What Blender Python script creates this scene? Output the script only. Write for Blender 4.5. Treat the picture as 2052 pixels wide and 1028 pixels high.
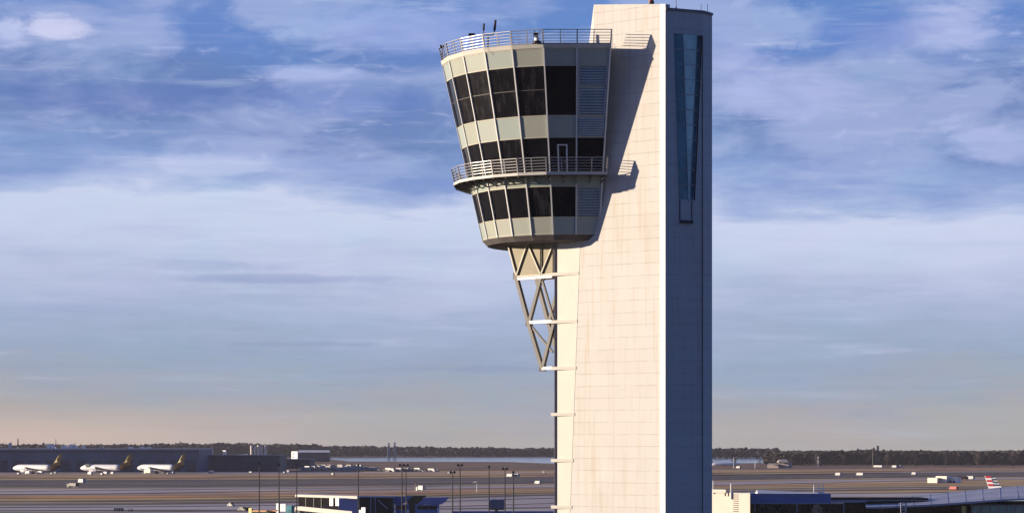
import bpy, bmesh, math, random
from mathutils import Vector
random.seed(7)
R = math.radians
for o in list(bpy.data.objects): bpy.data.objects.remove(o)
SC = bpy.context.scene
COL = SC.collection

# ------------------------------------------------------------------ camera
F = 5200.0; CX = 1026.0; HY = 888.0; CZ = 27.0      # focal length and horizon in photo pixels, eye height in m
cam = bpy.data.objects.new('camera', bpy.data.cameras.new('camera')); COL.objects.link(cam)
cam.location = (0, 0, CZ); cam.rotation_euler = (R(90), 0, 0)
cam.data.sensor_width = 36; cam.data.lens = 36 * F / 2052
cam.data.shift_y = (HY - 514) / 2052; cam.data.clip_start = 1; cam.data.clip_end = 60000
SC.camera = cam

# ------------------------------------------------------------------ light
EXPO = 0.72
SUN_EL, SUN_BACK = 8.5, 2.5                        # sun from the left, a little behind the tower's camera side
SC.view_settings.view_transform = 'Standard'; SC.view_settings.look = 'None'
SC.view_settings.exposure = EXPO; SC.view_settings.gamma = 1
sl = bpy.data.lights.new('sun', 'SUN'); sl.energy = 5.0; sl.angle = R(0.5); sl.color = (1.0, 0.83, 0.62)
sun = bpy.data.objects.new('sun', sl); COL.objects.link(sun); sun.location = (-200, 100, 200)
sd = Vector((-math.cos(R(SUN_BACK)) * math.cos(R(SUN_EL)), math.sin(R(SUN_BACK)) * math.cos(R(SUN_EL)), math.sin(R(SUN_EL))))
sun.rotation_euler = sd.to_track_quat('Z', 'Y').to_euler()

def lin(c):
    c = c / 255.0
    return c / 12.92 if c <= 0.04045 else ((c + 0.055) / 1.055) ** 2.4

class NT:                                          # small helper for node trees
    def __init__(s, nt): s.t = nt; s.n = nt.nodes; s.l = nt.links
    def new(s, ty, **kw):
        n = s.n.new(ty)
        for k, v in kw.items(): setattr(n, k, v)
        return n
    def put(s, sock, v):
        if v is None: return
        if hasattr(v, 'is_linked'): s.l.new(v, sock)
        else: sock.default_value = v
    def math(s, op, a, b=None, c=None, clamp=False):
        n = s.new('ShaderNodeMath', operation=op); n.use_clamp = clamp
        s.put(n.inputs[0], a); s.put(n.inputs[1], b); s.put(n.inputs[2], c); return n.outputs[0]
    def comb(s, x, y, z):
        n = s.new('ShaderNodeCombineXYZ'); s.put(n.inputs[0], x); s.put(n.inputs[1], y); s.put(n.inputs[2], z); return n.outputs[0]
    def sep(s, v):
        n = s.new('ShaderNodeSeparateXYZ'); s.put(n.inputs[0], v); return n.outputs
    def noise(s, v, scale=1, detail=4, rough=.5, dist=0):
        n = s.new('ShaderNodeTexNoise'); s.put(n.inputs['Vector'], v)
        n.inputs['Scale'].default_value = scale; n.inputs['Detail'].default_value = detail
        n.inputs['Roughness'].default_value = rough; n.inputs['Distortion'].default_value = dist
        return n.outputs['Fac']
    def ss(s, v, a, b, lo=0, hi=1):                # smoothstep
        n = s.new('ShaderNodeMapRange', interpolation_type='SMOOTHSTEP'); s.put(n.inputs['Value'], v)
        for i, q in zip((1, 2, 3, 4), (a, b, lo, hi)): s.put(n.inputs[i], q)
        return n.outputs[0]
    def mix(s, f, a, b, mode='MIX'):
        n = s.new('ShaderNodeMix', data_type='RGBA', blend_type=mode)
        s.put(n.inputs[0], f); s.put(n.inputs[6], a if hasattr(a, 'is_linked') else (*a[:3], 1)); s.put(n.inputs[7], b if hasattr(b, 'is_linked') else (*b[:3], 1))
        return n.outputs[2]
    def ramp(s, f, stops, interp='LINEAR'):
        n = s.new('ShaderNodeValToRGB'); s.put(n.inputs[0], f); cr = n.color_ramp; cr.interpolation = interp
        while len(cr.elements) < len(stops): cr.elements.new(0.5)
        for e, (p, c) in zip(cr.elements, stops): e.position = p; e.color = (*c[:3], 1)
        return n.outputs[0]

# ------------------------------------------------------------------ world: clear dusk blue overhead, banks of cloud ahead
W = bpy.data.worlds.new('World'); SC.world = W; W.use_nodes = True
t = NT(W.node_tree); t.n.clear()
BG = 0.1
def sk(r, g, b): k = 1 / (2 ** EXPO) / BG; return tuple(lin(q) * k for q in (r, g, b))
sky = t.new('ShaderNodeTexSky', sky_type='NISHITA'); sky.sun_disc = False
sky.sun_elevation = R(SUN_EL); sky.sun_rotation = R(270 + SUN_BACK); sky.altitude = 30; sky.air_density = 1.0; sky.dust_density = .4; sky.ozone_density = 3.0
d = t.new('ShaderNodeTexCoord').outputs['Generated']; dx, dy, dz = t.sep(d)
az = t.math('MULTIPLY', t.math('ARCTAN2', dx, dy), 57.2958)
el = t.math('MULTIPLY', t.math('ARCSINE', dz), 57.2958)
def px(p): return math.degrees(math.atan((p - CX) / F))
def py(p): return math.degrees(math.atan((HY - p) / F))
warp = t.noise(t.comb(t.math('MULTIPLY', az, .16), t.math('MULTIPLY', el, .5), 3.1), 1, 5, .55)
warp2 = t.noise(t.comb(t.math('MULTIPLY', az, .45), t.math('MULTIPLY', el, 2.2), 9.7), 1, 6, .6, .3)
e2 = t.math('ADD', t.math('ADD', el, t.math('MULTIPLY', t.math('SUBTRACT', warp, .5), 2.1)), t.math('MULTIPLY', t.math('SUBTRACT', warp2, .5), 1.5))
e2 = t.math('ADD', e2, t.math('MULTIPLY', t.ss(az, px(1000), px(0), 0, 1), -.35))
fe = t.math('DIVIDE', e2, 12.0, clamp=True)
st = [(888, (174, 170, 169)), (850, (170, 170, 174)), (790, (160, 169, 184)), (720, (154, 171, 196)), (650, (166, 181, 211)), (580, (184, 195, 224)),
      (500, (198, 208, 234)), (435, (203, 213, 238)), (400, (172, 189, 226)), (350, (138, 162, 212)), (280, (114, 140, 192)), (180, (104, 132, 188)), (80, (104, 139, 202)), (-150, (99, 136, 202))]
base = t.ramp(fe, [(max(0, min(1, py(y) / 12.0)), sk(*c)) for y, c in st])
# pinker horizon on the left
base = t.mix(t.math('MULTIPLY', t.ss(az, px(900), px(0)), t.ss(el, py(800), py(880)), clamp=True), base, sk(204, 184, 172))
# wispy and puffy clouds of the upper sky
cn = t.noise(t.comb(t.math('MULTIPLY', az, .32), t.math('MULTIPLY', el, .85), 1.3), 1, 8, .55, .5)
cov = t.ss(az, px(900), px(1100), 0, .05)
up = t.ss(el, py(400), py(300))
m1 = t.math('MULTIPLY', t.ss(t.math('ADD', cn, cov), .40, .62), up)
base = t.mix(t.math('MULTIPLY', m1, .66), base, sk(172, 187, 227))
fine = t.noise(t.comb(t.math('MULTIPLY', az, 1.0), t.math('MULTIPLY', el, 2.6), 5.3), 1, 8, .6, .5)
m2 = t.math('MULTIPLY', t.ss(fine, .56, .72), t.ss(el, py(420), py(250)))
base = t.mix(t.math('MULTIPLY', m2, .32), base, sk(196, 206, 244))
# the puffs at the far left top
def blob(cx_, cy_, rx, ry):
    a = t.math('DIVIDE', t.math('SUBTRACT', az, px(cx_)), rx / 90.8); b = t.math('DIVIDE', t.math('SUBTRACT', el, py(cy_)), ry / 90.8)
    q = t.math('SQRT', t.math('ADD', t.math('MULTIPLY', a, a), t.math('MULTIPLY', b, b)))
    q = t.math('ADD', q, t.math('MULTIPLY', t.math('SUBTRACT', fine, .5), 1.6))
    return t.ss(q, 1.0, .35)
for cx_, cy_, rx, ry, c, k in [(110, 72, 85, 30, (208, 212, 242), .9), (20, 85, 60, 34, (196, 206, 242), .8), (620, 150, 150, 26, (186, 198, 240), .7),
                               (800, 60, 260, 60, (166, 182, 234), .55), (1560, 200, 190, 60, (180, 190, 234), .6), (1900, 70, 130, 55, (186, 196, 236), .7), (1500, 150, 90, 60, (176, 188, 234), .5),
                               (2000, 300, 120, 50, (186, 196, 236), .55), (430, 335, 190, 30, (196, 206, 238), .6), (860, 372, 120, 30, (118, 146, 204), .6), (60, 330, 130, 30, (134, 160, 208), .6), (700, 200, 260, 50, (96, 128, 196), .5), (560, 560, 300, 13, (140, 156, 198), .42), (400, 535, 200, 16, (150, 164, 204), .3), (300, 200, 330, 50, (98, 120, 186), .45),
                               (1750, 75, 160, 60, (112, 138, 206), .55), (980, 740, 160, 10, (140, 154, 190), .5), (600, 690, 240, 8, (140, 155, 190), .45)]:
    base = t.mix(t.math('MULTIPLY', blob(cx_, cy_, rx, ry), k), base, sk(*c))
# long thin streaks everywhere
stk = t.noise(t.comb(t.math('MULTIPLY', az, .22), t.math('ADD', t.math('MULTIPLY', el, 3.4), t.math('MULTIPLY', warp, 1.2)), 14.0), 1, 7, .62, .2)
base = t.mix(t.math('MULTIPLY', t.ss(stk, .52, .30), .30), base, t.mix(1.0, base, (.74, .80, .88), 'MULTIPLY'))
base = t.mix(t.math('MULTIPLY', t.ss(stk, .54, .76), t.ss(el, py(860), py(700), .15, .34)), base, sk(206, 214, 240))
# slow colour drift (lilac / cyan) as in high cloud
hue = t.noise(t.comb(t.math('MULTIPLY', az, .35), t.math('MULTIPLY', el, .8), 21.0), 1, 3, .5)
base = t.mix(t.ss(hue, .4, .65, 0, .22), base, t.mix(1.0, base, (1.07, .97, 1.03), 'MULTIPLY'))
base = t.mix(t.ss(hue, .5, .3, 0, .3), base, t.mix(1.0, base, (.88, 1.04, 1.02), 'MULTIPLY'))
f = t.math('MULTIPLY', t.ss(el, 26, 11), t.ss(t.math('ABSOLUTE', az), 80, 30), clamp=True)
dim = t.mix(1.0, sky.outputs[0], (.31, .42, .86), 'MULTIPLY')  # sky beyond the cloud banks dimmed and tinted blue to deepen the shade
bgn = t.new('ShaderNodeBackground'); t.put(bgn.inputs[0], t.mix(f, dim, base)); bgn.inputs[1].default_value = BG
out = t.new('ShaderNodeOutputWorld'); t.l.new(bgn.outputs[0], out.inputs[0])

# ------------------------------------------------------------------ materials
MATS = {}
def mat(name, col, rough=.7, metal=0, spec=.5, var=.0, vscale=(1, 1, 1), col2=None, detail=4, bump=0, build=None):
    m = bpy.data.materials.new(name); m.use_nodes = True; t = NT(m.node_tree)
    b = t.n['Principled BSDF']; b.inputs['Roughness'].default_value = rough; b.inputs['Metallic'].default_value = metal
    b.inputs['Specular IOR Level'].default_value = spec
    obj = t.new('ShaderNodeTexCoord').outputs['Object']
    mp = t.new('ShaderNodeMapping'); t.l.new(obj, mp.inputs[0]); mp.inputs['Scale'].default_value = vscale
    if col2 is None: col2 = tuple(c * (1 - var) for c in col)
    nz = t.noise(mp.outputs[0], 1, detail, .6)
    c = t.mix(t.ss(nz, .35, .65), col, col2)
    if build: c = build(t, b, obj, c) or c
    t.put(b.inputs['Base Color'], c)
    if bump:
        bp = t.new('ShaderNodeBump'); bp.inputs['Strength'].default_value = bump; t.put(bp.inputs['Height'], nz); t.l.new(bp.outputs[0], b.inputs['Normal'])
    MATS[name] = m; return m

def panel_joints(t, b, obj, c):
    x, y, z = t.sep(obj)
    big = t.noise(t.comb(t.math('MULTIPLY', x, .12), t.math('MULTIPLY', y, .12), t.math('MULTIPLY', z, .05)), 1, 4, .6)
    # every course of panels has its own tone; joints fade in and out like worn sealant
    row = t.math('FLOOR', t.math('DIVIDE', z, 1.27)); colm = t.math('FLOOR', t.math('DIVIDE', t.math('ADD', x, .33), 5.5))
    wn = t.new('ShaderNodeTexWhiteNoise', noise_dimensions='2D'); t.put(wn.inputs['Vector'], t.comb(row, colm, 0))
    c = t.mix(t.math('MULTIPLY', wn.outputs['Value'], .3), c, t.mix(1.0, c, (.86, .83, .82), 'MULTIPLY'))
    fr = t.math('ABSOLUTE', t.math('SUBTRACT', t.math('FRACT', t.math('DIVIDE', z, 1.27)), .5))
    seg = t.noise(t.comb(t.math('MULTIPLY', x, .9), t.math('MULTIPLY', y, .9), t.math('MULTIPLY', row, 3.7)), 1, 2, .5)
    j = t.math('MULTIPLY', t.ss(fr, .455, .485), t.ss(seg, .38, .6, .1, 1))
    frx = t.math('ABSOLUTE', t.math('SUBTRACT', t.math('FRACT', t.math('DIVIDE', t.math('ADD', x, .33), 5.5)), .5))
    j = t.math('MAXIMUM', j, t.math('MULTIPLY', t.ss(frx, .486, .494), .35))
    c = t.mix(t.math('MULTIPLY', j, .38), c, (.30, .24, .20))
    # rain streaks run down from the joints
    stn = t.noise(t.comb(t.math('MULTIPLY', x, 2.5), t.math('MULTIPLY', y, 2.5), t.math('MULTIPLY', z, .09)), 1, 5, .65)
    c = t.mix(t.ss(stn, .48, .74, 0, .75), c, t.mix(1.0, c, (.86, .74, .60), 'MULTIPLY'))
    c = t.mix(t.ss(big, .45, .75, 0, .35), c, t.mix(1.0, c, (.92, .84, .76), 'MULTIPLY'))
    bp = t.new('ShaderNodeBump'); bp.inputs['Strength'].default_value = .35; bp.inputs['Distance'].default_value = .05
    t.put(bp.inputs['Height'], t.math('SUBTRACT', 1, j)); t.l.new(bp.outputs[0], b.inputs['Normal'])
    return c
mat('cladding', (.535, .52, .50), .65, var=.04, vscale=(.3, .3, .3), build=panel_joints)
mat('bright_trim', (.74, .73, .72), .5, var=.06, vscale=(.5, .5, 1.2))
mat('cream_strip', (.57, .54, .48), .6, var=.05, vscale=(1, 1, .4))
def spandrel(t, b, obj, c):
    x, y, z = t.sep(obj)
    gi = t.new('ShaderNodeTexWhiteNoise', noise_dimensions='3D')
    ang = t.math('DIVIDE', t.math('ARCTAN2', t.math('SUBTRACT', x, CABX), t.math('SUBTRACT', CABY, y)), R(14))
    t.put(gi.inputs['Vector'], t.comb(t.math('FLOOR', ang), t.math('FLOOR', t.math('DIVIDE', z, 4.1)), 2))
    c = t.mix(t.ss(gi.outputs['Value'], 0, 1, 0, .8), c, (.32, .38, .36))
    return c
CABY = 284.0; CABX = (1150 - CX) / F * CABY
mat('spandrel', (.36, .375, .32), .35, var=.06, vscale=(.4, .4, .4), build=spandrel)
mat('mullion', (.72, .71, .68), .4, var=.05)
mat('frame_paint', (.50, .47, .38), .4, var=.05)
def pane(t, b, obj, c):
    oi = t.new('ShaderNodeObjectInfo').outputs['Random']; x, y, z = t.sep(obj)
    n1 = t.noise(t.comb(t.math('MULTIPLY', x, 1.4), t.math('MULTIPLY', y, 1.4), t.math('MULTIPLY', z, .35)), 1, 4, .6)
    c = t.mix(t.math('MULTIPLY', t.ss(n1, .45, .7), t.ss(oi, .2, .9, .1, .8)), c, (.030, .028, .034))
    t.put(b.inputs['Roughness'], t.ss(oi, 0, 1, .03, .16)); return c
mat('dark_glass', (.005, .005, .008), .06, spec=.4, var=.3, vscale=(.5, .5, .5), build=pane)
mat('teal_glass', (.56, .78, .70), .3, spec=.6, var=.3, vscale=(.6, .6, .35))
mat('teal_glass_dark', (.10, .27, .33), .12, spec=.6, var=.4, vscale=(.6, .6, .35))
mat('louver', (.40, .40, .44), .5, var=.1)
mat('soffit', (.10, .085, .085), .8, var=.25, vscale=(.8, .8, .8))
mat('rail_metal', (.38, .37, .37), .4, .3, var=.1)
mat('olive_panel', (.27, .23, .14), .6, var=.15, vscale=(.6, .6, .3))
mat('steel', (.085, .075, .072), .55, .1, var=.2, vscale=(.7, .7, .7))
mat('strut_paint', (.46, .42, .33), .5, var=.15)
mat('column_paint', (.34, .29, .27), .6, var=.15)
mat('black', (.015, .015, .018), .5, var=.2)
mat('roof_grey', (.25, .24, .24), .9, var=.2)
mat('red', (.45, .04, .03), .4, var=.1)
mat('white', (.78, .78, .78), .4, var=.06)
mat('van_white', (.46, .46, .46), .5, var=.1)
mat('silver_roof', (.42, .43, .52), .45, .2, var=.35, vscale=(.02, .25, .1))
def ground_mat(name, c1, c2, c3, sx=.0035, sy=.006, rough=.9, spec=.2):
    def b_(t, b, obj, c):
        x, y, z = t.sep(obj)
        n1 = t.noise(t.comb(t.math('MULTIPLY', x, sx), t.math('MULTIPLY', y, sy), 0), 1, 6, .6, .3)
        n2 = t.noise(t.comb(t.math('MULTIPLY', x, sx * 3), t.math('MULTIPLY', y, sy * 2), 7), 1, 6, .65, .2)
        c = t.mix(t.ss(n1, .36, .62), c1, c2)
        n3 = t.noise(t.comb(t.math('MULTIPLY', x, sx * 2.2), t.math('MULTIPLY', y, sy * 3.2), 3), 1, 7, .7, .1)
        c = t.mix(t.ss(n2, .45, .62), c, c3)
        c = t.mix(t.ss(n3, .52, .68, 0, .75), c, t.mix(1.0, c, (.45, .42, .42), 'MULTIPLY'))
        return t.mix(t.ss(n3, .46, .30, 0, .6), c, t.mix(1.0, c, (1.3, 1.25, 1.2), 'MULTIPLY'))
    return mat(name, c1, rough, spec=spec, build=b_)
ground_mat('dry_grass', (.66, .40, .19), (.60, .46, .20), (.40, .23, .15))
ground_mat('orange_grass', (.66, .33, .13), (.60, .40, .16), (.36, .19, .11))
ground_mat('yellow_grass', (.60, .50, .20), (.55, .40, .18), (.42, .33, .14))
ground_mat('pale_gravel', (.60, .50, .43), (.52, .42, .35), (.40, .32, .28))
ground_mat('marsh', (.22, .12, .09), (.26, .16, .09), (.12, .09, .07), .004, .004)
ground_mat('runway_asphalt', (.12, .10, .10), (.07, .065, .075), (.20, .15, .13), .003, .010)
ground_mat('concrete_apron', (.54, .48, .46), (.42, .36, .35), (.60, .51, .45), .003, .008, .7)
ground_mat('taxiway_concrete', (.46, .38, .34), (.34, .28, .27), (.50, .41, .33), .003, .008, .8)
mat('dark_tarmac', (.075, .075, .08), .9, var=.3, vscale=(.05, .05, .1))
mat('shoulder', (.045, .035, .035), .9, var=.3, vscale=(.01, .1, .1))
mat('hangar_blue', (.085, .13, .21), .6, var=.25, vscale=(.02, .02, .0))
mat('hangar_dark', (.06, .07, .11), .7, var=.4, vscale=(.02, .02, .06))
mat('water', (.06, .14, .24), .12, var=.1, vscale=(.01, .01, .01), bump=.02)
mat('bark', (.09, .075, .07), .9, var=.4, vscale=(.03, .03, .05))
mat('twigs', (.048, .038, .05), .95, col2=(.026, .022, .036), vscale=(.02, .02, .06))
mat('twigs_brown', (.062, .045, .042), .95, col2=(.03, .026, .03), vscale=(.03, .03, .08))
mat('evergreen', (.035, .05, .04), .9, var=.4, vscale=(.05, .05, .1))
mat('brown_paint', (.022, .013, .009), .85, spec=.1, var=.1)
mat('gold_paint', (.30, .23, .04), .4, var=.1)
mat('beige_wall', (.55, .49, .42), .8, var=.12, vscale=(.2, .2, .2))
mat('pink_wall', (.42, .33, .32), .8, var=.12, vscale=(.1, .1, .1))
mat('blue_wall', (.15, .20, .42), .5, var=.12, vscale=(.1, .1, .3))
mat('sun_cream', (.72, .66, .56), .7, var=.06, vscale=(.2, .2, .3))
mat('tan', (.42, .30, .20), .8, var=.3, vscale=(.6, .6, .6))
mat('green_dark', (.03, .05, .035), .8, var=.4)
mat('tail_red', (.45, .03, .05), .4, var=.05); mat('tail_blue', (.03, .05, .10), .4, var=.05)
mat('yellow', (.60, .50, .12), .5, var=.05)
mat('orange', (.55, .25, .10), .6, var=.1)
mat('road_white', (.7, .7, .66), .7, var=.1)

# ------------------------------------------------------------------ mesh helpers
class MB:
    def __init__(s): s.v = []; s.f = []; s.m = []
    def add(s, vs, fs, mi=0):
        o = len(s.v); s.v += [tuple(v) for v in vs]
        for f in fs: s.f.append([i + o for i in f]); s.m.append(mi)
    def box(s, cx, cy, z0, sx, sy, h, mi=0, rz=0):
        c, n = math.cos(rz), math.sin(rz); vs = []
        for z in (z0, z0 + h):
            for a, b in ((-1, -1), (1, -1), (1, 1), (-1, 1)):
                x, y = a * sx / 2, b * sy / 2; vs.append((cx + x * c - y * n, cy + x * n + y * c, z))
        s.add(vs, [(3, 2, 1, 0), (4, 5, 6, 7), (0, 1, 5, 4), (1, 2, 6, 5), (2, 3, 7, 6), (3, 0, 4, 7)], mi)
    def bar(s, p, q, w, h=None, mi=0, up=(0, 0, 1)):
        p, q = Vector(p), Vector(q); h = h or w; dd = (q - p).normalized(); u = Vector(up)
        if abs(dd.dot(u)) > .98: u = Vector((0, 1, 0))
        sx = dd.cross(u).normalized(); sy = sx.cross(dd).normalized(); vs = []
        for e in (p, q):
            for a, b in ((-1, -1), (1, -1), (1, 1), (-1, 1)): vs.append(e + sx * (a * w / 2) + sy * (b * h / 2))
        s.add(vs, [(3, 2, 1, 0), (4, 5, 6, 7), (0, 1, 5, 4), (1, 2, 6, 5), (2, 3, 7, 6), (3, 0, 4, 7)], mi)
    def tube(s, p, q, r, r2=None, n=6, mi=0):
        p, q = Vector(p), Vector(q); r2 = r if r2 is None else r2; dd = (q - p).normalized()
        u = Vector((0, 0, 1)) if abs(dd.z) < .9 else Vector((1, 0, 0))
        a = dd.cross(u).normalized(); b = a.cross(dd)
        vs = [e + (a * math.cos(i * 2 * math.pi / n) + b * math.sin(i * 2 * math.pi / n)) * rr for e, rr in ((p, r), (q, r2)) for i in range(n)]
        s.add(vs, [[(i), (i + 1) % n, n + (i + 1) % n, n + i] for i in range(n)] + [list(range(n))[::-1], list(range(n, 2 * n))], mi)
    def prism(s, poly, z0, z1, mi=0, cap=None):
        n = len(poly); z0 = z0 if isinstance(z0, (list, tuple)) else [z0] * n; z1 = z1 if isinstance(z1, (list, tuple)) else [z1] * n
        vs = [(x, y, z) for (x, y), z in zip(poly, z0)] + [(x, y, z) for (x, y), z in zip(poly, z1)]
        s.add(vs, [[i, (i + 1) % n, n + (i + 1) % n, n + i] for i in range(n)], mi)
        s.add(vs, [list(range(n))[::-1], list(range(n, 2 * n))], mi if cap is None else cap)
    def slab(s, quad, nrm, t_, mi=0):               # closed slab of thickness t_ behind quad
        nv = Vector(nrm).normalized() * t_; a = [Vector(q) for q in quad]; b = [q - nv for q in a]
        s.add(a + b, [(0, 1, 2, 3), (7, 6, 5, 4), (0, 4, 5, 1), (1, 5, 6, 2), (2, 6, 7, 3), (3, 7, 4, 0)], mi)
    def lathe(s, prof, axis_o, n=16, mi=0, along='x', sq=1.0):    # prof: (t, r, z-offset)
        vs = []
        for (q, r, zo) in prof:
            for i in range(n):
                a = i * 2 * math.pi / n; vs.append((axis_o[0] + q, axis_o[1] + r * math.cos(a), axis_o[2] + zo + r * math.sin(a) * sq))
        m = len(prof); fs = [[j * n + i, j * n + (i + 1) % n, (j + 1) * n + (i + 1) % n, (j + 1) * n + i] for j in range(m - 1) for i in range(n)]
        s.add(vs, fs + [list(range(n)), list(range((m - 1) * n, m * n))], mi)
    def turn(s, k=.8, xr=None):                      # swing the right end forward so that the front faces the low sun
        xr = max(v[0] for v in s.v) if xr is None else xr; o = []
        for x, y, z in s.v:
            f = 1 + max(-.2, (xr - x) * k / y); z2 = CZ + (z - CZ) * f; o.append((x * f, y * f, max(z2, 0) if z >= 0 else z2))
        s.v = o; return s
    def build(s, name, mats, parent=None, smooth=False, fix=True):
        me = bpy.data.meshes.new(name); me.from_pydata(s.v, [], s.f); me.update()
        for m in (mats if isinstance(mats, (list, tuple)) else [mats]): me.materials.append(MATS[m])
        me.polygons.foreach_set('material_index', s.m)
        if fix:
            bm = bmesh.new(); bm.from_mesh(me); bmesh.ops.recalc_face_normals(bm, faces=bm.faces); bm.to_mesh(me); bm.free()
        if smooth: me.polygons.foreach_set('use_smooth', [True] * len(me.polygons))
        o = bpy.data.objects.new(name, me); COL.objects.link(o)
        if parent is not None:
            o.parent = parent
            loc = Vector(); p = parent
            while p: loc += p.location; p = p.parent
            o.location = -loc                        # geometry is given in world coordinates
        return o
def thing(name, label, cat, loc=(0, 0, 0), group=None):
    o = bpy.data.objects.new(name, None); COL.objects.link(o); o.location = loc; o['label'] = label; o['category'] = cat
    if group: o['group'] = group
    return o
def tag(o, label, cat, group=None, kind=None):
    o['label'] = label; o['category'] = cat
    if group: o['group'] = group
    if kind: o['kind'] = kind
    return o
def struct(o): o['kind'] = 'structure'; return o
def copy_tree(o, parent=None):
    c = o.copy(); COL.objects.link(c)
    if parent is not None: c.parent = parent
    for ch in [k for k in COL.objects if k.parent == o]: copy_tree(ch, c)
    return c
def X(p, Y): return (p - CX) / F * Y                # photo column at distance Y
def Z(p, Y): return CZ + (HY - p) / F * Y           # photo row at distance Y
def G(p, q):                                       # photo point lying on the ground
    Y = CZ * F / (q - HY); return (X(p, Y), Y)

# ------------------------------------------------------------------ ground
def sheet(name, pts, z, m):
    b = MB(); b.add([(x, y, z) for x, y in pts], [list(range(len(pts)))]); o = b.build(name, m, fix=False)
    if o.data.polygons[0].normal.z < 0: o.data.flip_normals()
    return struct(o)
sheet('ground', [(-7000, -400), (7000, -400), (7000, 7000), (-7000, 7000)], 0, 'dry_grass')
PXS = [-500, 0, 200, 640, 1060, 1500, 1900, 2552]
def band(name, tops, bots, z, m):
    b = MB(); n = len(PXS); vs = [(*G(p, q), z) for p, q in zip(PXS, tops)] + [(*G(p, q), z) for p, q in zip(PXS, bots)]
    b.add(vs, [[i, i + 1, n + i + 1, n + i] for i in range(n - 1)]); o = b.build(name, m, fix=False)
    if o.data.polygons[0].normal.z < 0: o.data.flip_normals()
    return struct(o)
sheet('marsh_ground', [G(-700, 915), G(2700, 911), G(2700, 938), G(1400, 941), G(700, 944), G(-700, 946)], .03, 'marsh')
sheet('water', [G(640, 917), G(900, 915.5), G(1500, 916), G(2700, 917), G(2700, 921), G(1500, 927.5), G(1120, 929), G(1020, 925), G(700, 924)], .06, 'water')
band('far_taxiway', [943.5] * 3 + [946, 947, 951, 943, 940], [949.5] * 3 + [949.5, 950, 953, 946, 943], .05, 'taxiway_concrete')
band('runway_shoulder', [961, 961, 961, 959, 955, 949.5, 946, 944], [976, 976, 977, 974.5, 969, 961, 955.5, 952], .05, 'shoulder')
band('runway', [963, 963, 963, 961.5, 956, 951.5, 947.5, 945.5], [974, 974, 974.5, 972.5, 967.8, 958.5, 953.5, 950.5], .09, 'runway_asphalt')
band('taxiway', [979, 979, 979, 976, 972.5, 964, 958, 955], [990, 990, 989, 982, 976.5, 970, 961, 957], .05, 'concrete_apron')
band('crossing_taxiway', [996, 996, 995, 985, 981, 974, 970, 968], [999, 999, 998, 988, 983, 979, 976, 975], .05, 'taxiway_concrete')
band('apron_edge_road', [1009.5, 1009.5, 1009, 1004, 991.5, 983, 979, 978], [1012.5, 1012.5, 1012, 1007, 993.8, 985.5, 981, 980], .05, 'shoulder')
band('apron', [1012.5, 1012.5, 1012, 1007, 993.8, 985.5, 987, 986], [1400] * 8, .05, 'concrete_apron')
band('taxiway_shoulder', [989.5, 989.5, 988.5, 981.8, 976.3, 969.8, 961, 957], [991.3, 991.3, 990.2, 983, 977.2, 970.6, 961.8, 957.7], .05, 'shoulder')
band('service_road', [984, 984, 981.8, 977.3, 970.3, 962.6, 957, 953.4], [985.2, 985.2, 982.8, 978.2, 971.2, 963.4, 957.6, 954], .09, 'shoulder')
sheet('tarmac', [(-900, -380), (1100, -380), (1100, 760), (-900, 760)], .12, 'dark_tarmac')  # out-of-view near ground, added dark to cut bounce light into the shade
band('apron_road', [1022, 1022, 1021, 1021, 1016.5, 1012, 1010, 1010], [1024, 1024, 1023.5, 1023.5, 1018.5, 1014, 1012, 1012], .1, 'shoulder')
DR = [(940, (0, 0, 0, -1, -4, -8, -11, -13)), (961, (0, 0, 0, -2, -6, -11.5, -15, -17)), (979, (0, 0, 0, -3, -6.5, -15, -21, -24)), (1009.5, (0, 0, -.5, -5.5, -18, -26.5, -30.5, -31.5)), (1030, (0, 0, -1, -4, -17, -26, -30, -31))]
def drift(q):
    i = max(j for j in range(len(DR) - 1) if DR[j][0] <= q); u = (q - DR[i][0]) / (DR[i + 1][0] - DR[i][0]); return [q + a + (c - a) * u for a, c in zip(DR[i][1], DR[i + 1][1])]
for i, (qa, qb, nm_, m_) in enumerate([(951.2, 952.3, 'gravel_strip', 'pale_gravel'), (953.6, 956.2, 'grass_strip', 'orange_grass'), (957.6, 958.6, 'drainage_strip', 'shoulder'), (977.4, 978.2, 'gravel_strip', 'pale_gravel'),
                                       (992.0, 993.2, 'gravel_strip', 'pale_gravel'), (994.0, 998.6, 'grass_strip', 'orange_grass'), (1000.6, 1003.2, 'grass_strip', 'yellow_grass'), (1004.6, 1005.6, 'drainage_strip', 'shoulder'), (1006.5, 1008.6, 'gravel_strip', 'pale_gravel'),
                                       (1016.2, 1017.0, 'apron_seam', 'shoulder'), (1026.5, 1027.2, 'apron_seam', 'shoulder')]):
    band(nm_, drift(qa), drift(qb), .14 + i * .006, m_)
b = MB()
for q in (967.5,):
    for i in range(60):
        p = i * 36 - 50; f_ = lambda a: 967.5 if a < 640 else 967.5 - (a - 640) * .0095 * 1.1
        p0, p1 = G(p, f_(p)), G(p + 18, f_(p + 18)); b.add([(p0[0], p0[1] - 1.5, .13), (p1[0], p1[1] - 1.5, .13), (p1[0], p1[1] + 1.5, .13), (p0[0], p0[1] + 1.5, .13)], [(0, 1, 2, 3)])
struct(b.build('runway_marking', 'road_white', fix=False))

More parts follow.
